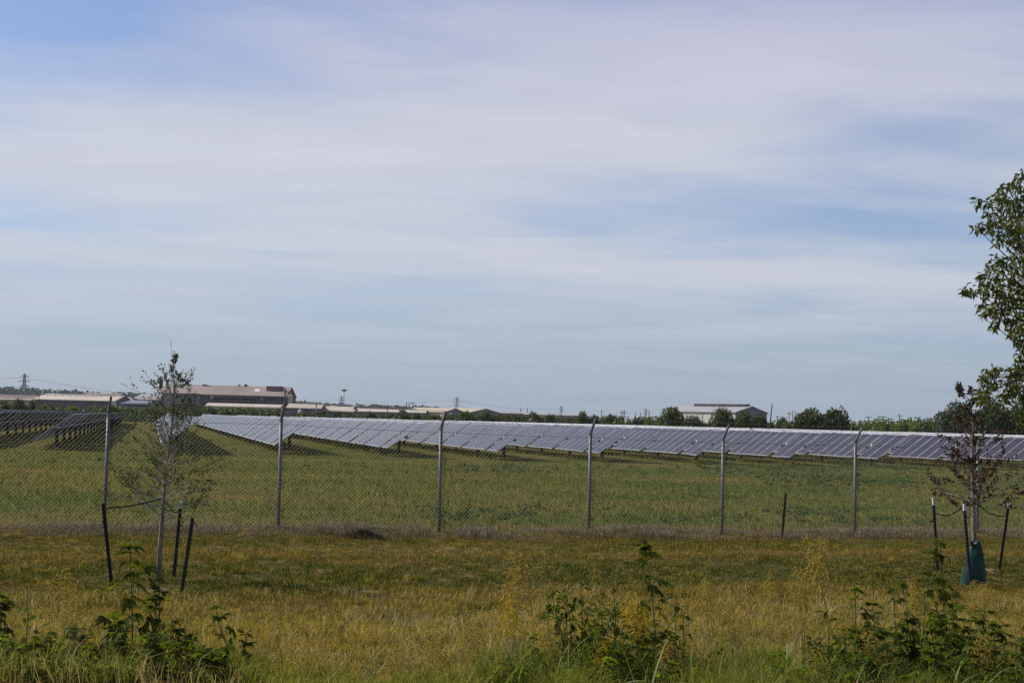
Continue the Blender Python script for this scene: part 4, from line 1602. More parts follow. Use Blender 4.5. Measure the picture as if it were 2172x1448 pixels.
def leaf_set(name, tips, m, L, W, per=2, droop=.0, rnd=None, jit=.03):
    """folded pointed leaves of two halves at the twig places"""
    n = len(tips) * per
    P = np.repeat(np.array([t[0] for t in tips]), per, 0) + RNG.normal(size=(n, 3)) * jit
    e = np.repeat(np.array([t[1] for t in tips]), per, 0)
    a = e * .6 + RNG.normal(size=(n, 3)) * .6 + np.array([0, 0, -droop])
    a /= np.linalg.norm(a, axis=1)[:, None]
    s = np.cross(a, RNG.normal(size=(n, 3)))
    s /= np.linalg.norm(s, axis=1)[:, None]
    nn = np.cross(a, s)
    l = (L * (.6 + .7 * RNG.random(n)))[:, None]
    w = (W * (.7 + .6 * RNG.random(n)))[:, None]
    sag = np.array([0, 0, -.25 * droop])
    v = np.stack([P, P + a * l * .45 + s * w + nn * w * .35, P + a * l + sag * l, P + a * l * .45 - s * w + nn * w * .35, P + a * l * .5], 1)
    return np_mesh(name, v, [0, 4, 1, 1, 4, 2, 0, 3, 4, 3, 2, 4], [3, 3, 3, 3], m, {'rnd': RNG.random(n) if rnd is None else np.repeat(rnd, per)})


leaf_mat('oak_leaf', (.036, .044, .016), (.105, .120, .046), .3, .6, .1)
leaf_mat('red_leaf', (.045, .042, .022), (.105, .055, .040), .22, .6, .1, tcol=(1.2, .85, .6))
leaf_mat('ash_leaf', (.036, .045, .008), (.135, .150, .026), .32, .45, .3)


def sapling(name, label, trunk_px, Y, radii, branches, leafm, leaf, per, seed, depth=2, share=1.0):
    rnd = np.random.default_rng(seed)
    T = [at(x, y, Y) for x, y in trunk_px]
    base = on_ground(*trunk_px[0])
    T[0] = T[0] - (0, 0, .15)
    root = empty(name, base)
    tag(root, label, 'tree')
    MB().tube(T, radii, 9).build('trunk', MATS['bark_pale'], root, base, True)
    b, tips = MB(), []
    cum = [0]
    for i in range(1, len(T)):
        cum.append(cum[-1] + np.linalg.norm(T[i] - T[i - 1]))
    for f0, f1, n, L0, L1, el0, el1 in branches:
        for k in range(n):
            f = f0 + (f1 - f0) * (k + rnd.random()) / n
            s = f * cum[-1]
            i = max(1, np.searchsorted(cum, s))
            i = min(i, len(T) - 1)
            t = (s - cum[i - 1]) / (cum[i] - cum[i - 1])
            p = T[i - 1] * (1 - t) + T[i] * t
            az = k * 2.4 + rnd.random() * .8
            el = math.radians(el0 + (el1 - el0) * rnd.random())
            d = np.array([math.cos(az) * math.cos(el), math.sin(az) * math.cos(el), math.sin(el)])
            g = (k + .5) / n
            L = (L0 * (1 - g) + L1 * g) * (.75 + .5 * rnd.random())
            grow(b, tips, p, d, L, .0035 + .009 * L, depth, rnd)
    for k in range(6):                           # the leader's own leaves
        t = .84 + .16 * k / 6
        s = t * cum[-1]
        i = min(max(1, np.searchsorted(cum, s)), len(T) - 1)
        u = (s - cum[i - 1]) / (cum[i] - cum[i - 1])
        tips.append((T[i - 1] * (1 - u) + T[i] * u, np.array([0, 0, 1.0]) + rnd.normal(size=3) * .6))
    b.build('branches', MATS['twig'], root, base)
    keep = [tips[i] for i in rnd.permutation(len(tips))[:int(len(tips) * share)]]
    me = leaf_set('foliage', keep, leafm, leaf[0], leaf[1], per, jit=.006)
    o = link('foliage', me, root)
    o.location = tuple(-base)
    return root


sapling('sapling', 'thin grey-green staked sapling rising above the fence on the left', [(336, 1232), (340, 1150), (345, 1085), (350, 1020), (361, 930), (369, 850), (368, 780), (361, 716)], 18.55, [.037, .031, .025, .015, .010, .0065, .004, .0015],
        [(.27, .36, 13, .50, .48, 5, 40), (.34, .50, 20, .54, .52, 18, 55), (.48, .64, 18, .48, .44, 30, 60), (.62, .80, 12, .40, .24, 42, 66), (.80, .92, 4, .13, .07, 45, 68)], MATS['oak_leaf'], (.038, .0085), 1, 5)
sapling('red_leaf_sapling', 'red-leaved staked sapling with a green watering bag on the right', [(2068, 1222), (2066, 1130), (2064, 1050), (2062, 980), (2064, 900), (2058, 850), (2038, 830)], 21.75, [.042, .036, .03, .024, .015, .008, .003],
        [(.33, .48, 10, .48, .48, 8, 40), (.45, .72, 14, .48, .38, 20, 60), (.72, .98, 7, .28, .14, 35, 70)], MATS['red_leaf'], (.056, .016), 1, 9, share=1.0)


def strap(label, pts, w=.018):
    b = MB()
    pts = [np.array(p) for p in pts]
    for i in range(len(pts) - 1):
        a, c = pts[i], pts[i + 1]
        u, o = np.array([0, 0, w / 2]), np.array([0, .003, 0])
        b.add([a - u - o, a + u - o, c + u - o, c - u - o, a - u + o, a + u + o, c + u + o, c - u + o], [(0, 1, 2, 3), (7, 6, 5, 4), (1, 5, 6, 2), (0, 3, 7, 4)])
    tag(b.build('tie_strap', MATS['strap']), label, 'strap')


strap('black strap tying the left sapling to its outer left stake', [at(x, y, 18.3) for x, y in ((216, 1082), (230, 1077), (280, 1072), (318, 1064), (345, 1056))])
strap('short black strap from the left sapling to the right stakes', [at(x, y, 18.6) for x, y in ((345, 1056), (358, 1072), (370, 1087), (386, 1082))])
strap('loose black strap end hanging on the rightmost left stake', [at(x, y, 17.6) for x, y in ((409, 1106), (415, 1110), (417, 1117))])
strap('black strap sagging from the left stake to the red sapling', [at(x, y, 21.6) for x, y in ((1981, 1086), (1995, 1092), (2012, 1093), (2030, 1084), (2046, 1072), (2060, 1062))])
strap('black strap sagging from the red sapling to the right stake', [at(x, y, 21.7) for x, y in ((2062, 1062), (2080, 1074), (2098, 1088), (2116, 1094), (2136, 1095))])
strap('black strap loop hanging in front of the red sapling trunk', [at(x, y, 21.3) for x, y in ((2044, 1075), (2049, 1090), (2053, 1099), (2058, 1094), (2059, 1078), (2062, 1064))])


def build_bag():
    base = at(2064, 1222, 21.72)
    base[2] = float(G(base[0], base[1]))
    root = empty('watering_bag', base)
    tag(root, 'dark green plastic watering bag zipped round the red sapling trunk', 'watering bag')
    b = MB()
    ns, nz = 26, 16
    H = .64
    for j in range(nz + 1):
        t = j / nz
        z = H * t
        hw = float(np.interp(t, (0, .3, .65, .9, 1), (.19, .175, .13, .09, .06)))
        dp = float(np.interp(t, (0, .3, .65, .9, 1), (.16, .15, .11, .08, .06)))
        for k in range(ns):
            a = 2 * math.pi * k / ns
            fold = 1 + .10 * t * math.sin(3 * a + 5 * t) + .035 * math.sin(7 * a + 9 * t) + .03 * RNG.normal() * (.3 + t)
            b.v.append((math.cos(a) * hw * fold + .035 * t, math.sin(a) * dp * fold, z + .05 * t * math.cos(a + .9)))
    for j in range(nz):
        for k in range(ns):
            k2 = (k + 1) % ns
            b.f.append((j * ns + k, j * ns + k2, (j + 1) * ns + k2, (j + 1) * ns + k))
            b.m.append(0)
    b.f.append(tuple(nz * ns + k for k in range(ns)))
    b.m.append(0)
    b.build('bag', MATS['bag_green'], root, smooth=True)
    zp = MB()
    zp.tube([(.12, -.135, .02), (.10, -.115, .2), (.075, -.085, .4), (.05, -.06, .62)], .006, 5)
    zp.build('zip', MATS['strap'], root)
    f = MB().tube([(-.02, -.05, .60), (-.05, -.08, .66), (-.01, -.06, .69)], [.03, .022, .004], 6)
    f.build('top_flap', MATS['bag_green'], root)
    # straw-coloured clod beside it
    c = on_ground(2092, 1218)
    b = MB()
    nx, ny = 9, 6
    for j in range(ny):
        for i in range(nx):
            u, v = i / (nx - 1) * 2 - 1, j / (ny - 1) * 2 - 1
            e = max(0, 1 - max(abs(u), abs(v)) ** 6)
            b.v.append((u * .20 + RNG.normal() * .008, v * .13 + RNG.normal() * .008, e * (.10 + RNG.normal() * .012) - .01))
    for j in range(ny - 1):
        for i in range(nx - 1):
            q = j * nx + i
            b.f.append((q, q + 1, q + nx + 1, q + nx))
            b.m.append(0)
    o = b.build('mulch_block', MATS['mulch'])
    o.location = tuple(c)
    tag(o, 'straw-coloured mulch block lying right of the watering bag', 'mulch')


mat('bag_green', (.003, .034, .027), .45, 0, .25, 6, spec=.25)
mat('mulch', (.40, .27, .12), .95, 0, .3, 30, bump=1.0)
build_bag()


def mulch_ring():
    p = on_ground(318, 1255)
    b = MB()
    n = 14
    for k in range(n):
        a = 2 * math.pi * k / n
        r = .26 * (1 + .2 * math.sin(3 * a))
        b.v.append((p[0] + r * 1.3 * math.cos(a), p[1] + r * math.sin(a), p[2] - .01))
    for k in range(n):
        a = 2 * math.pi * k / n
        b.v.append((p[0] + .13 * math.cos(a), p[1] + .1 * math.sin(a), p[2] + .045 + .012 * RNG.normal()))
    for k in range(n):
        k2 = (k + 1) % n
        b.f.append((k, k2, n + k2, n + k))
        b.m.append(0)
    b.f.append(tuple(n + k for k in range(n)))
    b.m.append(0)
    tag(b.build('bare_soil_patch', MATS['soil'], smooth=True), 'bare dark soil patch at the foot of the left sapling', 'soil', kind='structure')


mulch_ring()

# ------------------------------------------------------------------ big tree overhanging from the right


def big_tree():
    rnd = np.random.default_rng(21)
    Y0 = 20.5
    base = np.array([10.6, 21.0, float(G(10.6, 21.0))])
    root = empty('broadleaf_tree', base)
    tag(root, 'large drooping-leaved tree overhanging from the right edge', 'tree')
    fork = base + np.array([-.1, -.1, 2.3])
    MB().tube([base - (0, 0, .3), base + (0.03, 0, .6), base + (-.05, .05, 1.5), fork, base + (-.3, 0, 3.6), base + (-.2, .1, 5.2), base + (0, 0, 6.6)], [.30, .24, .21, .19, .13, .08, .03], 12).build('trunk', MATS['bark_dark'], root, base, True)
    # leaf clumps: the seen left side by its places in the photo, then the rest of the crown
    seen = [(2156, 392, 17), (2168, 372, 12), (2132, 396, 12), (2120, 420, 14), (2150, 420, 24), (2075, 427, 7), (2095, 430, 9), (2104, 455, 14), (2135, 450, 24), (2165, 450, 26), (2072, 484, 7), (2090, 480, 12), (2112, 478, 20), (2145, 480, 24), (2170, 485, 26), (2122, 505, 14),
            (2150, 510, 18), (2170, 520, 20), (2118, 545, 9), (2098, 562, 9), (2125, 560, 14), (2150, 550, 24), (2170, 560, 26), (2108, 585, 16), (2140, 590, 24), (2165, 595, 26), (2080, 585, 8), (2085, 600, 9), (2050, 616, 11), (2062, 618, 8), (2088, 620, 10), (2112, 615, 20), (2140, 625, 24), (2168, 625, 26),
            (2084, 648, 10), (2100, 655, 14), (2125, 650, 20), (2155, 655, 22), (2090, 662, 9), (2115, 678, 12), (2142, 680, 12), (2165, 680, 20), (2108, 690, 8), (2150, 700, 12), (2168, 705, 14), (2170, 730, 8), (2155, 722, 6),
            (2168, 752, 12), (2160, 765, 10), (2172, 780, 14), (2150, 790, 14), (2110, 786, 10), (2096, 792, 13), (2085, 805, 12), (2100, 815, 14), (2088, 832, 12), (2080, 842, 10), (2092, 848, 9), (2134, 812, 10), (2140, 830, 12), (2160, 815, 14), (2128, 836, 8), (2132, 848, 8), (2165, 840, 12), (2170, 870, 10), (2168, 890, 8), (2150, 800, 12)]
    C = []
    for px, py, rp in seen:
        Y = Y0 + rnd.normal() * .45
        C.append((at(px, py, Y), rp / FPX * Y * 1.02))
    for _ in range(330):
        d = rnd.normal(size=3)
        d /= np.linalg.norm(d)
        rr = .55 + .45 * rnd.random() ** .5
        p = base + np.array([.3, 0, 4.6]) + d * rr * np.array([3.3, 3.3, 2.3])
        v = p - np.array([0, 0, HC])
        wv = v @ CF
        px = 1086 + FPX * (v @ CR) / wv
        if px < 2190:
            continue
        C.append((p, .16 + .12 * rnd.random()))
    limbs = []
    b = MB()
    hubs = [base + np.array(q) for q in ((-1.6, -.3, 3.0), (-1.7, .1, 3.6), (-1.5, -.2, 4.4), (-.9, -.9, 4.8), (-.9, .9, 4.8), (.9, .9, 4.4), (1.2, -.6, 4.2), (.3, 1.3, 5.4), (0, -1.3, 5.2), (-1.3, 0, 5.2), (.8, 0, 5.8), (-1.9, -.2, 2.3), (-2.2, .0, 4.0), (-2.4, .1, 3.3))]
    for h in hubs:
        mid = (fork + h) / 2 + np.array([0, 0, .15])
        b.tube([fork, mid, h], [.075, .05, .03], 6, cap=False)
    tips, rn = [], []
    for c, r in C:
        h = min(hubs, key=lambda q: np.linalg.norm(q - c))
        j = rnd.normal(size=3) * .08
        b.tube([h, (h + c) / 2 + j + (0, 0, .06), c], [.02, .012, .004], 4, cap=False)
        n = int(14 + 1650 * r * r + 100 * r)
        tone = rnd.random()
        for _ in range(n):
            d = rnd.normal(size=3)
            d /= np.linalg.norm(d)
            q = c + d * r * rnd.random() ** .45
            tips.append((q, d * .55 + np.array([0, 0, -.55])))
            rn.append(np.clip(.6 * rnd.random() + .4 * tone, 0, 1))
    b.build('limbs', MATS['bark_dark'], root, base)
    me = leaf_set('crown', tips, MATS['ash_leaf'], .105, .020, 1, .42, np.array(rn), .02)
    o = link('crown', me, root)
    o.location = tuple(-base)


big_tree()

# ------------------------------------------------------------------ weeds along the near edge
leaf_mat('weed_leaf', (.032, .046, .007), (.10, .125, .020), .48, .65, .06, attr='object', tcol=(1.45, 1.5, .4))
leaf_mat('weed_leaf_pale', (.08, .11, .012), (.18, .215, .03), .48, .65, .06, attr='object', tcol=(1.4, 1.6, .5))
leaf_mat('tall_blade', (.085, .115, .024), (.24, .275, .085), .38, .5, .2, attr='object')
leaf_mat('dry_blade', (.34, .25, .12), (.52, .42, .24), .3, .7, .2, attr='object', tcol=(1.1, 1.0, .7))
mat('stem_green', (.06, .09, .03), .6, 0, .25, 30)
mat('stem_straw', (.26, .22, .08), .7, 0, .25, 30)
leaf_mat('seed_gold', (.42, .33, .09), (.62, .54, .20), .5, .7, 0.0, tcol=(1.1, 1.0, .6))
leaf_mat('flower_gold', (.48, .38, .04), (.66, .56, .10), .5, .7, 0.0, tcol=(1.1, 1.0, .5))


def lobed_leaf(i, m):
    """a weed leaf of three or five pointed lobes, folded and drooping; grows along +y, petiole at the origin"""
    rnd = np.random.default_rng(100 + i)
    b = MB()
    lobes = ((-52, .55), (-24, .82), (0, 1.0), (24, .82), (52, .55)) if i % 3 != 2 else ((-34, .8), (0, 1.0), (34, .8))
    b.tube([(0, -.22, .03), (0, 0, 0)], .012, 3, cap=False)
    for ang, L in lobes:
        L *= .9 + .2 * rnd.random()
        a = math.radians(ang + rnd.normal() * 4)
        w = .115 + .03 * rnd.random()
        dirv, sid = np.array([math.sin(a), math.cos(a)]), np.array([math.cos(a), -math.sin(a)])
        sag = .10 + .12 * rnd.random()
        P = lambda t, s: (*(dirv * L * t + sid * s), -sag * L * t * t + abs(s) * .35)
        n = len(b.v)
        b.v += [P(0, 0), P(.28, w * .8), P(.28, 0), P(.28, -w * .8), P(.58, w), P(.58, 0), P(.58, -w), P(1, 0)]
        b.f += [(n, n + 2, n + 1), (n, n + 3, n + 2), (n + 1, n + 2, n + 5, n + 4), (n + 2, n + 3, n + 6, n + 5), (n + 4, n + 5, n + 7), (n + 5, n + 6, n + 7)]
        b.m += [0] * 6
    return b.mesh('leaf', m)


LEAVES = [lobed_leaf(i, MATS['weed_leaf']) for i in range(6)]
def ovate_leaf(i, m):
    """a plain pointed leaf, folded at the midrib"""
    b = MB()
    b.tube([(0, -.18, .02), (0, 0, 0)], .012, 3, cap=False)
    w, sag = .20 + .03 * (i % 3), .12 + .08 * (i % 2)
    prof = ((0, 0), (.2, .75), (.45, 1), (.75, .6), (1, 0))
    for t, f in prof:
        b.v += [(-w * f, t, -sag * t * t + w * f * .4), (0, t, -sag * t * t), (w * f, t, -sag * t * t + w * f * .4)]
    o = len(b.v) - 15
    for k in range(4):
        for q in (0, 1):
            b.f.append((o + k * 3 + q, o + k * 3 + q + 1, o + k * 3 + q + 4, o + k * 3 + q + 3))
            b.m.append(0)
    return b.mesh('leaf', m)


OVATE = [ovate_leaf(i, MATS['weed_leaf']) for i in range(4)]
LEAVES_PALE = [lobed_leaf(i + 6, MATS['weed_leaf_pale']) for i in range(4)]


def weed(label, px, ytop, Y, stems=1, size=.12, lean=0.0, wide=.1, pale=False, name='ragweed', dens=1.0, ovate=False, droop=.3):
    rnd = random.Random(int(px * 7 + ytop))
    top = at(px, ytop, Y)
    bx = top[0] - lean
    base = np.array([bx, Y, float(G(bx, Y))])
    root = empty(name, base)
    tag(root, label, 'weed', 'leafy weeds along the near edge')
    H = top[2] - base[2]
    pool = LEAVES_PALE if pale else OVATE if ovate else LEAVES
    b = MB()
    for s in range(stems):
        ex = (0 if s == 0 else rnd.uniform(-wide, wide) * 1.6)
        ey = (0 if s == 0 else rnd.uniform(-wide, wide))
        hh = H * (1 if s == 0 else rnd.uniform(.55, .95))
        wob, wf = rnd.uniform(.01, .04), rnd.uniform(2.5, 5)
        path = []
        for t in np.linspace(0, 1, 7):
            path.append(np.array([lean * t + ex * t ** .8 + wob * math.sin(wf * t + s), ey * t ** .8 + wob * math.cos(4 * t + s), hh * t]))
        b.tube(path, [.0075 * (1 - .7 * t) + .0012 for t in np.linspace(0, 1, 7)], 5)
        n = max(4, int(hh / .085 * dens))
        for k in range(n + 1):
            t = min(1.0, .14 + .86 * k / n + (rnd.uniform(-.04, .04) if k < n - 1 else 0))
            i = min(int(t * 6), 5)
            f = t * 6 - i
            p = path[i] * (1 - f) + path[i + 1] * f
            az0 = k * 1.57 + rnd.uniform(-.4, .4)
            last = k >= n - 1
            for j in range(5 if last else 2):
                if not last and rnd.random() < .16:
                    continue
                az = az0 + (math.pi if not last else 1.57) * j + rnd.uniform(-.3, .3)
                sz = size * 1.25 * (.55 + .75 * rnd.random()) * (1 - .42 * t if not last else .62)
                el = rnd.uniform(-1.15, .1) - droop * (1 - t) if not last else rnd.uniform(-.7, .7)
                reach = .02 if last else sz * (.25 + .7 * rnd.random())
                q = p + np.array([-math.sin(az) * reach, math.cos(az) * reach, .01])
                if not last:
                    b.tube([p, q], .002, 3, cap=False)
                link('leaf', pool[rnd.randrange(len(pool))], root, q, (el, rnd.uniform(-.5, .5), az), sz)
    b.build('stem', MATS['stem_green'], root)
    return root


W = weed
W('tall lobed-leaf weed in front of the left sapling', 275, 1160, 12.9, 1, .19, -.06, dens=1.3)
W('leafy weed under the left sapling trunk', 338, 1236, 12.7, 2, .14, 0, .07)
W('dark leafy weed at the left picture edge, topmost there', 4, 1262, 12.0, 3, .13, 0, .12)
W('slender weed with drooping head near the left edge', 60, 1296, 12.2, 1, .10, .03, pale=True)
W('small weed under the bent green leaf at lower left', 108, 1345, 12.0, 2, .11, .02, .08)
W('leaning dark weed at lower left, left of the big lobed leaf', 180, 1335, 11.9, 2, .13, .05, .12)
W('weed with a big pale lobed leaf at lower left', 232, 1312, 12.2, 2, .17, -.05, .1)
W('dense dark weed clump at the bottom, below the left sapling', 322, 1352, 11.7, 4, .15, 0, .22)
W('weed beside the yellow seed tuft at lower left', 395, 1362, 11.9, 2, .12, .02, .1)
W('slim top-heavy weed right of the left sapling', 470, 1293, 12.2, 1, .15, -.05, dens=1.2)
W('small weed at the right end of the lower-left group', 520, 1345, 12.1, 1, .12, .04)
W('low weed at the bottom right of the lower-left group', 482, 1398, 11.7, 2, .12, 0, .1)
W('broad low weed in the lower-left bottom corner', 40, 1392, 11.6, 4, .14, 0, .25)
W('broad low weed along the bottom, second from the left corner', 135, 1405, 11.5, 4, .13, 0, .25)
W('low pale weed along the bottom below the left stakes', 215, 1410, 11.5, 3, .13, 0, .2, True)
W('tall single-stem weed standing out in the middle foreground', 1376, 1160, 12.6, 1, .16, -.06, dens=1.35)
W('bushy dark weed left of the tall middle weed', 1235, 1232, 12.3, 6, .115, 0, .30, dens=1.2, ovate=True)
W('bushy dark weed directly left of the yellow tuft', 1300, 1240, 12.5, 5, .11, 0, .26, dens=1.2, ovate=True)
W('leafy shoot reaching left of the middle bushy weeds', 1182, 1290, 12.2, 1, .10, -.10, ovate=True)
W('leafy shoot right of the tall middle weed', 1438, 1268, 12.4, 1, .12, .05, ovate=True)
W('small leafy shoot lower right of the tall middle weed', 1452, 1308, 12.1, 1, .11, .04)
W('dense low weed under the middle bushy weeds', 1255, 1335, 11.8, 5, .13, 0, .3, ovate=True)
W('dense low weed under the yellow tuft', 1335, 1372, 11.7, 4, .13, 0, .25)
W('tall leafy weed hiding the left stake near the watering bag', 1997, 1150, 14.4, 2, .125, -.02, .09, dens=1.4)
W('leafy weed lower left of the watering bag', 1955, 1215, 14.0, 3, .10, 0, .16)
W('leafy weed below the watering bag', 2015, 1262, 13.2, 4, .12, 0, .2)
W('dark weed with a drooping top in the right foreground', 1812, 1252, 12.4, 3, .125, .02, .16)
W('small weed between the two right weed groups', 1897, 1256, 12.8, 1, .10, 0)
W('dark weed at right foreground, upright with narrow top', 1930, 1300, 12.3, 2, .12, 0, .1)
W('spreading weed at right foreground below the leafy tall one', 2030, 1295, 12.4, 4, .12, .05, .22)
W('dark weed low in the right foreground, left part', 1790, 1335, 11.9, 4, .13, 0, .25)
W('dark weed low in the right foreground, middle part', 1885, 1375, 11.7, 4, .13, 0, .25)
W('dense dark weed at the right edge bottom', 2130, 1328, 12.0, 5, .14, .02, .22, dens=1.2)
W('dense dark weed second from the right edge bottom', 2060, 1368, 11.7, 5, .13, 0, .25)
W('low weed in the bottom right corner', 2160, 1392, 11.5, 4, .14, 0, .2)

W('lobed weed filling the lower left between the two slender ones', 85, 1372, 11.8, 3, .13, 0, .2)
W('lobed weed beside the big pale leaf, lower left', 262, 1345, 11.9, 3, .14, 0, .16)
W('drooping lobed weed below the left sapling, right side', 372, 1318, 12.2, 3, .13, .03, .14)
W('dark spreading weed right of the yellow seed tuft, lower left', 428, 1385, 11.7, 3, .13, 0, .16)
W('pale leafy shoot in the low left corner tangle', 10, 1350, 11.8, 3, .12, 0, .16, True)
W('leafy shoot at the left flank of the middle bushy weeds', 1200, 1262, 12.4, 3, .11, 0, .16, ovate=True)
W('leafy shoot in the heart of the middle bushy weeds', 1272, 1290, 12.1, 5, .12, 0, .24, ovate=True)
W('leafy shoot on the right flank of the middle bushy weeds', 1392, 1330, 12.0, 3, .12, 0, .16)
W('pale leafy weed at the bottom of the middle group', 1300, 1402, 11.5, 4, .12, 0, .26, True)
W('pale leafy weed at the bottom right of the middle group', 1430, 1408, 11.5, 3, .12, 0, .22, True)
W('pale leafy weed low in the right foreground, leftmost', 1660, 1392, 11.6, 3, .11, 0, .2, True)
W('leafy weed above the arching tussocks at right', 1752, 1300, 12.2, 3, .11, 0, .18, ovate=True)
W('leafy weed behind the drooping-top weed at right', 1850, 1300, 12.6, 3, .12, 0, .18, ovate=True)
W('pale leafy weed between the dark low ones at right', 1838, 1398, 11.5, 4, .12, 0, .24, True)
W('dark weed rising below the small between-groups weed', 1905, 1330, 12.0, 3, .13, 0, .18)
W('dark weed rising before the watering-bag weeds', 1975, 1318, 12.2, 4, .13, 0, .2)
W('pale leafy weed at the bottom, right part', 1985, 1402, 11.5, 4, .12, 0, .24, True)
W('leafy weed left of the dense right-edge one', 2085, 1315, 12.2, 4, .12, 0, .2, ovate=True)


def long_blade(i, m):
    """an arching grass leaf, unit long, growing along +y"""
    rnd = np.random.default_rng(300 + i)
    b = MB()
    n = 7
    bend = .5 + 1.5 * rnd.random()
    el, y, z = 1.15, 0.0, 0.0
    for k in range(n + 1):
        t = k / n
        w = .0165 * (1 - t ** 2.2) * (.5 + .5 * min(1, t * 4)) + .0006
        tw = .5 * math.sin(t * 3 + i)
        b.v += [(-w, y, z + w * tw), (0, y, z - w * .35), (w, y, z - w * tw)]
        y += math.cos(el) / n
        z += math.sin(el) / n
        el -= bend / n * (.4 + 1.2 * t)
    for k in range(n):
        for s in (0, 1):
            b.f.append((k * 3 + s, k * 3 + s + 1, k * 3 + s + 4, k * 3 + s + 3))
            b.m.append(0)
    return b.mesh('blade', m)


BLADES = [long_blade(i, MATS['tall_blade']) for i in range(6)]
DRY = [long_blade(i + 6, MATS['dry_blade']) for i in range(4)]


def panicle(i, m, droop):
    """loose seed head, unit long: fine drooping rays dotted with seeds"""
    rnd = np.random.default_rng(500 + i)
    P, tips = [], []
    b = MB()
    b.tube([(0, 0, 0), (.02, 0, .45), (.05, 0, .95)], [.010, .006, .002], 4)
    for k in range(20):
        t = .08 + .85 * k / 20
        az = k * 2.4
        L = .42 * (1 - .55 * t) * (.6 + .7 * rnd.random())
        pts = []
        for u in np.linspace(0, 1, 4):
            pts.append(np.array([math.cos(az) * L * u, math.sin(az) * L * u, t + L * (.75 * u - droop * 1.5 * u * u)]))
        b.tube(pts, .0055, 3, cap=False)
        for u in np.linspace(.3, 1, 9):
            j = min(int(u * 3), 2)
            f = u * 3 - j
            q = pts[j] * (1 - f) + pts[j + 1] * f + rnd.normal(size=3) * .012
            e = (pts[-1] - pts[-2])
            e = e / np.linalg.norm(e) * .062
            s = np.cross(e, rnd.normal(size=3) + 1e-6)
            s = s / np.linalg.norm(s) * .014
            n = len(b.v)
            b.v += [tuple(q), tuple(q + e * .5 + s), tuple(q + e), tuple(q + e * .5 - s)]
            b.f.append((n, n + 1, n + 2, n + 3))
            b.m.append(0)
    return b.mesh('seed_head', m)


HEADS = [panicle(i, MATS['seed_gold'], .5 + .25 * i) for i in range(3)]
GOLD = [panicle(i + 3, MATS['flower_gold'], .7) for i in range(2)]


def tall_grass(label, px, ytop, Y, n=9, heads=1, dry=.15, spread=.08, blen=.55, gold=False, name='tussock_plant', head=.28, lean=.05, low=.0):
    rnd = random.Random(int(px * 13 + ytop * 3))
    top = at(px, ytop, Y)
    base = np.array([top[0], Y, float(G(top[0], Y))])
    root = empty(name, base)
    tag(root, label, 'tall grass', 'tall grasses along the near edge')
    H = top[2] - base[2]
    for k in range(n):
        az = rnd.uniform(0, 6.28)
        p = (rnd.gauss(0, spread), rnd.gauss(0, spread), rnd.uniform(0, max(.02, H * .45)) if heads else rnd.uniform(0, .08) + low)
        me = DRY[rnd.randrange(4)] if rnd.random() < dry else BLADES[rnd.randrange(6)]
        link('blade', me, root, p, (rnd.uniform(-.35, .3), rnd.uniform(-.3, .3), az), blen * rnd.uniform(.45, 1.1) * (.75 if me in DRY else 1))
    if heads:
        sm = MB()
        heads = heads + 2
        for k in range(heads):
            ex, ey = (rnd.gauss(0, spread * .4), rnd.gauss(0, spread * .4)) if k else (0, 0)
            hl = head * rnd.uniform(.75, 1.15)
            hh = (H if k == 0 else H * rnd.uniform(.7, .98)) - hl * .8
            tx = rnd.uniform(-lean, lean) if k else -lean * .4
            pts = [(ex, ey, 0), (ex + tx * .25, ey, hh * .5), (ex + tx, ey, hh)]
            sm.tube(pts, [.0045, .0035, .0022], 4)
            pool = GOLD if gold else HEADS
            link('seed_head', pool[rnd.randrange(len(pool))], root, pts[-1], (rnd.uniform(-.25, .25), rnd.uniform(-.2, .35), rnd.uniform(0, 6.28)), hl)
        sm.build('stem', MATS['stem_straw'], root)
    return root


T = tall_grass
T('pale feathery seed grass at the left edge beyond the weeds', 150, 1212, 13.6, 5, 3, .3, .14, .3)
T('drooping seed grass left of the left stake', 155, 1272, 12.8, 4, 2, .2, .08, .35)
T('yellow seed tuft in front of the left sapling weeds', 368, 1250, 12.3, 4, 3, .3, .08, .3, head=.24)
T('yellow seed tuft low at lower left beside the dark clump', 360, 1368, 11.8, 4, 4, .2, .09, .3, gold=True, head=.22)
T('bent lone green grass leaf at lower left', 96, 1330, 12.0, 5, 0, .0, .03, .5)
T('grass tussock at the bottom left of centre', 590, 1420, 11.6, 16, 0, .2, .16, .38)
T('seed grass in the dry patch left of centre', 800, 1330, 12.4, 4, 3, .3, .14, .3, head=.2)
T('seed grass at the bottom just left of centre', 850, 1372, 11.9, 7, 3, .3, .12, .32, head=.24)
T('green blades at the bottom just left of centre', 745, 1400, 11.7, 9, 0, .1, .10, .42)
T('seed grass at the bottom centre', 930, 1350, 12.1, 5, 3, .3, .12, .34, head=.22)
T('rusty seed plume rising at centre behind the dry-leaved tussock', 1092, 1172, 13.0, 4, 3, .4, .05, .4, head=.30)
T('yellow branching plume beside the dry-leaved tussock', 1080, 1262, 12.2, 5, 3, .2, .08, .4, gold=True, head=.28)
T('tussock with dry curled leaves in the middle foreground', 1098, 1330, 11.9, 26, 0, .45, .13, .6)
T('green arching tussock right of the dry-leaved one', 1145, 1345, 11.8, 18, 0, .25, .12, .6)
T('bright yellow tuft at the foot of the tall middle weed', 1352, 1262, 12.2, 5, 5, .3, .09, .35, gold=True, head=.30)
T('yellow tuft low in the middle bushy weeds', 1278, 1355, 11.7, 4, 3, .2, .06, .35, gold=True, head=.22)
T('feathery green seed grass right of the yellow tuft', 1418, 1345, 11.9, 8, 5, .1, .12, .4, head=.26)
T('arching green tussock at the bottom right of the middle weeds', 1405, 1385, 11.5, 16, 0, .1, .14, .62)
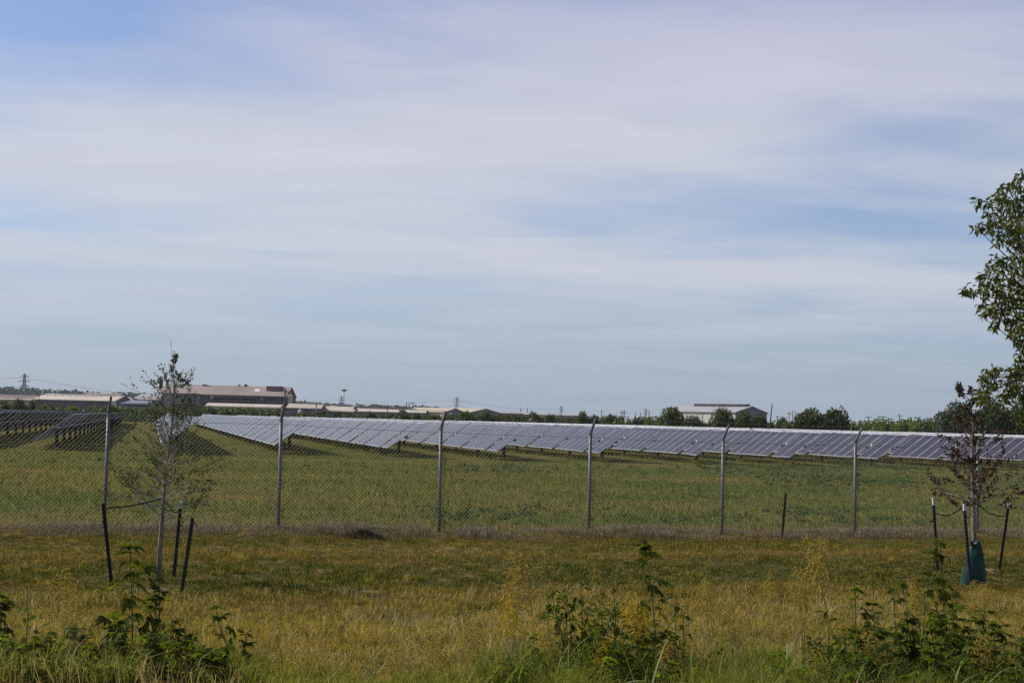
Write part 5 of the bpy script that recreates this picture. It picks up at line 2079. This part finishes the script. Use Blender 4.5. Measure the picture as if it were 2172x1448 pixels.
T('arching pale tussock at the bottom, right of the middle weeds', 1500, 1372, 11.5, 14, 0, .15, .14, .62)
T('tall thin seed stems in the dry patch right of centre', 1505, 1228, 12.8, 3, 3, .3, .12, .3, head=.26)
T('tallest seed grass with bent pale leaf in the right foreground', 1742, 1140, 13.4, 5, 3, .4, .05, .55, head=.42, lean=.08)
T('golden seed grass left of the tallest right one', 1690, 1205, 13.0, 4, 4, .3, .12, .35, head=.26)
T('thin seed grass farther left of the tallest right one', 1635, 1215, 13.2, 3, 3, .3, .12, .3, head=.24)
T('arching green tussock in the right foreground, left end', 1600, 1392, 11.5, 18, 0, .1, .16, .62)
T('arching green tussock right foreground, second from its left end', 1690, 1345, 11.8, 20, 0, .15, .16, .62)
T('arching tussock at the bottom under the drooping-top weed', 1770, 1398, 11.4, 18, 0, .15, .16, .62)
T('arching tussock at the bottom right of the drooping-top weed', 1865, 1405, 11.4, 18, 0, .2, .16, .62)
T('tall grass before the spreading right weed', 1960, 1350, 11.8, 20, 0, .2, .16, .62)
T('tall grass at the bottom below the spreading right weed', 2040, 1400, 11.4, 18, 0, .15, .16, .62)
T('pale seed grass right below the watering bag', 2080, 1232, 13.6, 6, 6, .4, .2, .35, head=.22)
T('pale seed grass left below the watering bag', 1945, 1238, 13.6, 5, 4, .4, .12, .35, head=.24)
T('thin grass at the right edge beside the last stake', 2150, 1290, 12.4, 10, 2, .3, .14, .5, head=.2)
T('tall grass in the bottom right corner', 2130, 1410, 11.4, 16, 0, .2, .16, .62)

T('thin straw seed stems in the dry patch below the tall left stake', 560, 1330, 12.6, 3, 3, .5, .2, .25, head=.18)
T('thin straw seed stems in the dry patch left of centre tufts', 690, 1350, 12.2, 4, 3, .5, .2, .28, head=.18)
T('seed stems between the centre tuft and the rusty plume', 1010, 1318, 12.3, 5, 4, .4, .18, .32, head=.24)
T('gold seed stems right of the dry-leaved tussock', 1170, 1330, 12.0, 5, 3, .3, .12, .4, head=.24)
T('gold seed stems at the right flank of the middle weeds', 1470, 1350, 11.9, 6, 4, .3, .14, .45, head=.24)
T('feathery seed stems in the dry patch, middle right', 1580, 1290, 12.4, 4, 4, .4, .18, .3, head=.22)
T('green blades at the foot of the drooping-top weed', 1735, 1370, 11.7, 18, 2, .2, .16, .6, head=.2)
T('gold seed stems among the right low weeds', 1850, 1345, 11.9, 8, 4, .3, .16, .5, head=.24)
T('gold seed stems before the dense right-edge weed', 2100, 1350, 11.9, 8, 4, .3, .16, .5, head=.24)
T('green blades between the two right weed groups', 1900, 1395, 11.5, 18, 0, .2, .18, .62)
T('green arching tussock at the bottom centre', 1035, 1400, 11.6, 16, 0, .2, .14, .5)
T('green arching tussock at the bottom right of the dry patch', 1560, 1410, 11.4, 16, 0, .15, .16, .6)
T('green blades under the yellow tuft', 1330, 1400, 11.4, 16, 0, .15, .16, .6)
T('green blades under the middle bushy weeds', 1225, 1400, 11.4, 16, 0, .2, .16, .55)


def undergrowth():
    """knee-high tangle of finer grass under the weeds, at the bottom of the picture"""
    c = []
    for px0, px1, n, y0, y1 in ((-40, 560, 9000, 11.0, 12.4), (540, 1060, 5000, 10.9, 12.0), (1040, 1560, 20000, 10.9, 12.8), (1560, 2230, 34000, 10.9, 13.4)):
        y = y0 + (y1 - y0) * RNG.random(n) ** 1.5
        px = px0 + (px1 - px0) * RNG.random(n)
        x = (px - 1086) / FPX * y
        keep = vnoise(x * 1.9 + 31, y * 1.9) > .42
        c.append(np.stack([x[keep], y[keep], G(x[keep], y[keep])], 1))
    P = np.concatenate(c)
    n = len(P)
    px_ = 1086 + P[:, 0] / P[:, 1] * FPX
    h = (.10 + .24 * RNG.random(n) ** 1.6) * np.where(px_ > 1040, 1.45, 1.05)
    me = blades('undergrowth', P, h, .0045 + .004 * RNG.random(n), .3 + RNG.random(n) * 1.0, MATS['under_blades'])
    tag(link('undergrowth', me), 'tangle of green and straw grass under the near weeds', 'grass', kind='stuff')


leaf_mat('tangle_leaf', (.035, .055, .007), (.16, .19, .03), .48, .65, .05, tcol=(1.5, 1.7, .5))
leaf_mat('under_blades', (.085, .11, .014), (.32, .30, .08), .42, .65, 0.0)
undergrowth()


def weed_tangle():
    """interlaced small-leaved growth that fills the gaps between the weeds"""
    tips, rn, stems = [], [], MB()
    for px0, px1, n, y0, y1, h0, h1 in ((-30, 470, 60, 11.3, 12.2, .12, .34), (1070, 1480, 70, 11.2, 12.3, .15, .45), (1480, 1660, 26, 11.1, 11.9, .1, .3), (1660, 2210, 130, 11.2, 12.6, .18, .52), (1920, 2120, 40, 12.6, 14.0, .15, .40)):
        for _ in range(n):
            y = y0 + (y1 - y0) * RNG.random()
            x = (px0 + (px1 - px0) * RNG.random() - 1086) / FPX * y
            p = np.array([x, y, float(G(x, y))])
            h = h0 + (h1 - h0) * RNG.random() ** 1.3
            d = np.array([RNG.normal() * .35, RNG.normal() * .25, 1.0])
            q = p + d * h
            stems.tube([p, (p + q) / 2 + RNG.normal(size=3) * .02, q], [.004, .003, .001], 3, cap=False)
            tone = RNG.random()
            for k in range(int(10 + 26 * h / .4)):
                t = .15 + .85 * RNG.random()
                r = p * (1 - t) + q * t + RNG.normal(size=3) * np.array([.035, .035, .02])
                e = RNG.normal(size=3)
                e[2] = -abs(e[2]) * .5
                tips.append((r, e / np.linalg.norm(e)))
                rn.append(np.clip(.55 * RNG.random() + .45 * tone, 0, 1))
    me = leaf_set('weed_tangle', tips, MATS['tangle_leaf'], .058, .0115, 1, .3, np.array(rn), .008)
    o = link('weed_tangle', me)
    tag(o, 'interlaced small-leaved growth between the near weeds along the bottom', 'weeds', kind='stuff')
    stems.build('stem', MATS['stem_green'], o)
    # dead stalks and dry leaves caught in it
    n = 3600
    y = 11.1 + 2.2 * RNG.random(n) ** 1.3
    px = np.where(RNG.random(n) < .3, 560 * RNG.random(n) - 30, 1040 + 1170 * RNG.random(n))
    x = (px - 1086) / FPX * y
    keep = vnoise(x * 2.3 + 41, y * 2.3) > .45
    P = np.stack([x[keep], y[keep], G(x[keep], y[keep])], 1)
    n = len(P)
    me = blades('dead_stalks', P, .16 + .34 * RNG.random(n) ** 1.4, .004 + .005 * RNG.random(n), .2 + .9 * RNG.random(n), STRAW)
    tag(link('dead_stalks', me), 'dead straw stalks caught among the near weeds', 'dead grass', kind='stuff')


weed_tangle()


def build_haze():
    m = bpy.data.materials.new('haze')
    m.use_nodes = True
    nt = m.node_tree
    nt.nodes.remove(nt.nodes['Principled BSDF'])
    v = node(nt, 'ShaderNodeVolumePrincipled')
    v.inputs['Color'].default_value = (.86, .92, 1, 1)
    v.inputs['Density'].default_value = .00005
    nt.links.new(v.outputs[0], nt.nodes['Material Output'].inputs['Volume'])
    b = MB().box((-7100, -450, -1.6), (7100, 7100, 41))
    o = b.build('haze', m)
    tag(o, 'thin pale haze lying over the whole plain', kind='stuff')


build_haze()

scene.cycles.use_denoising = False
scene.cycles.max_bounces = 6
scene.cycles.transparent_max_bounces = 8
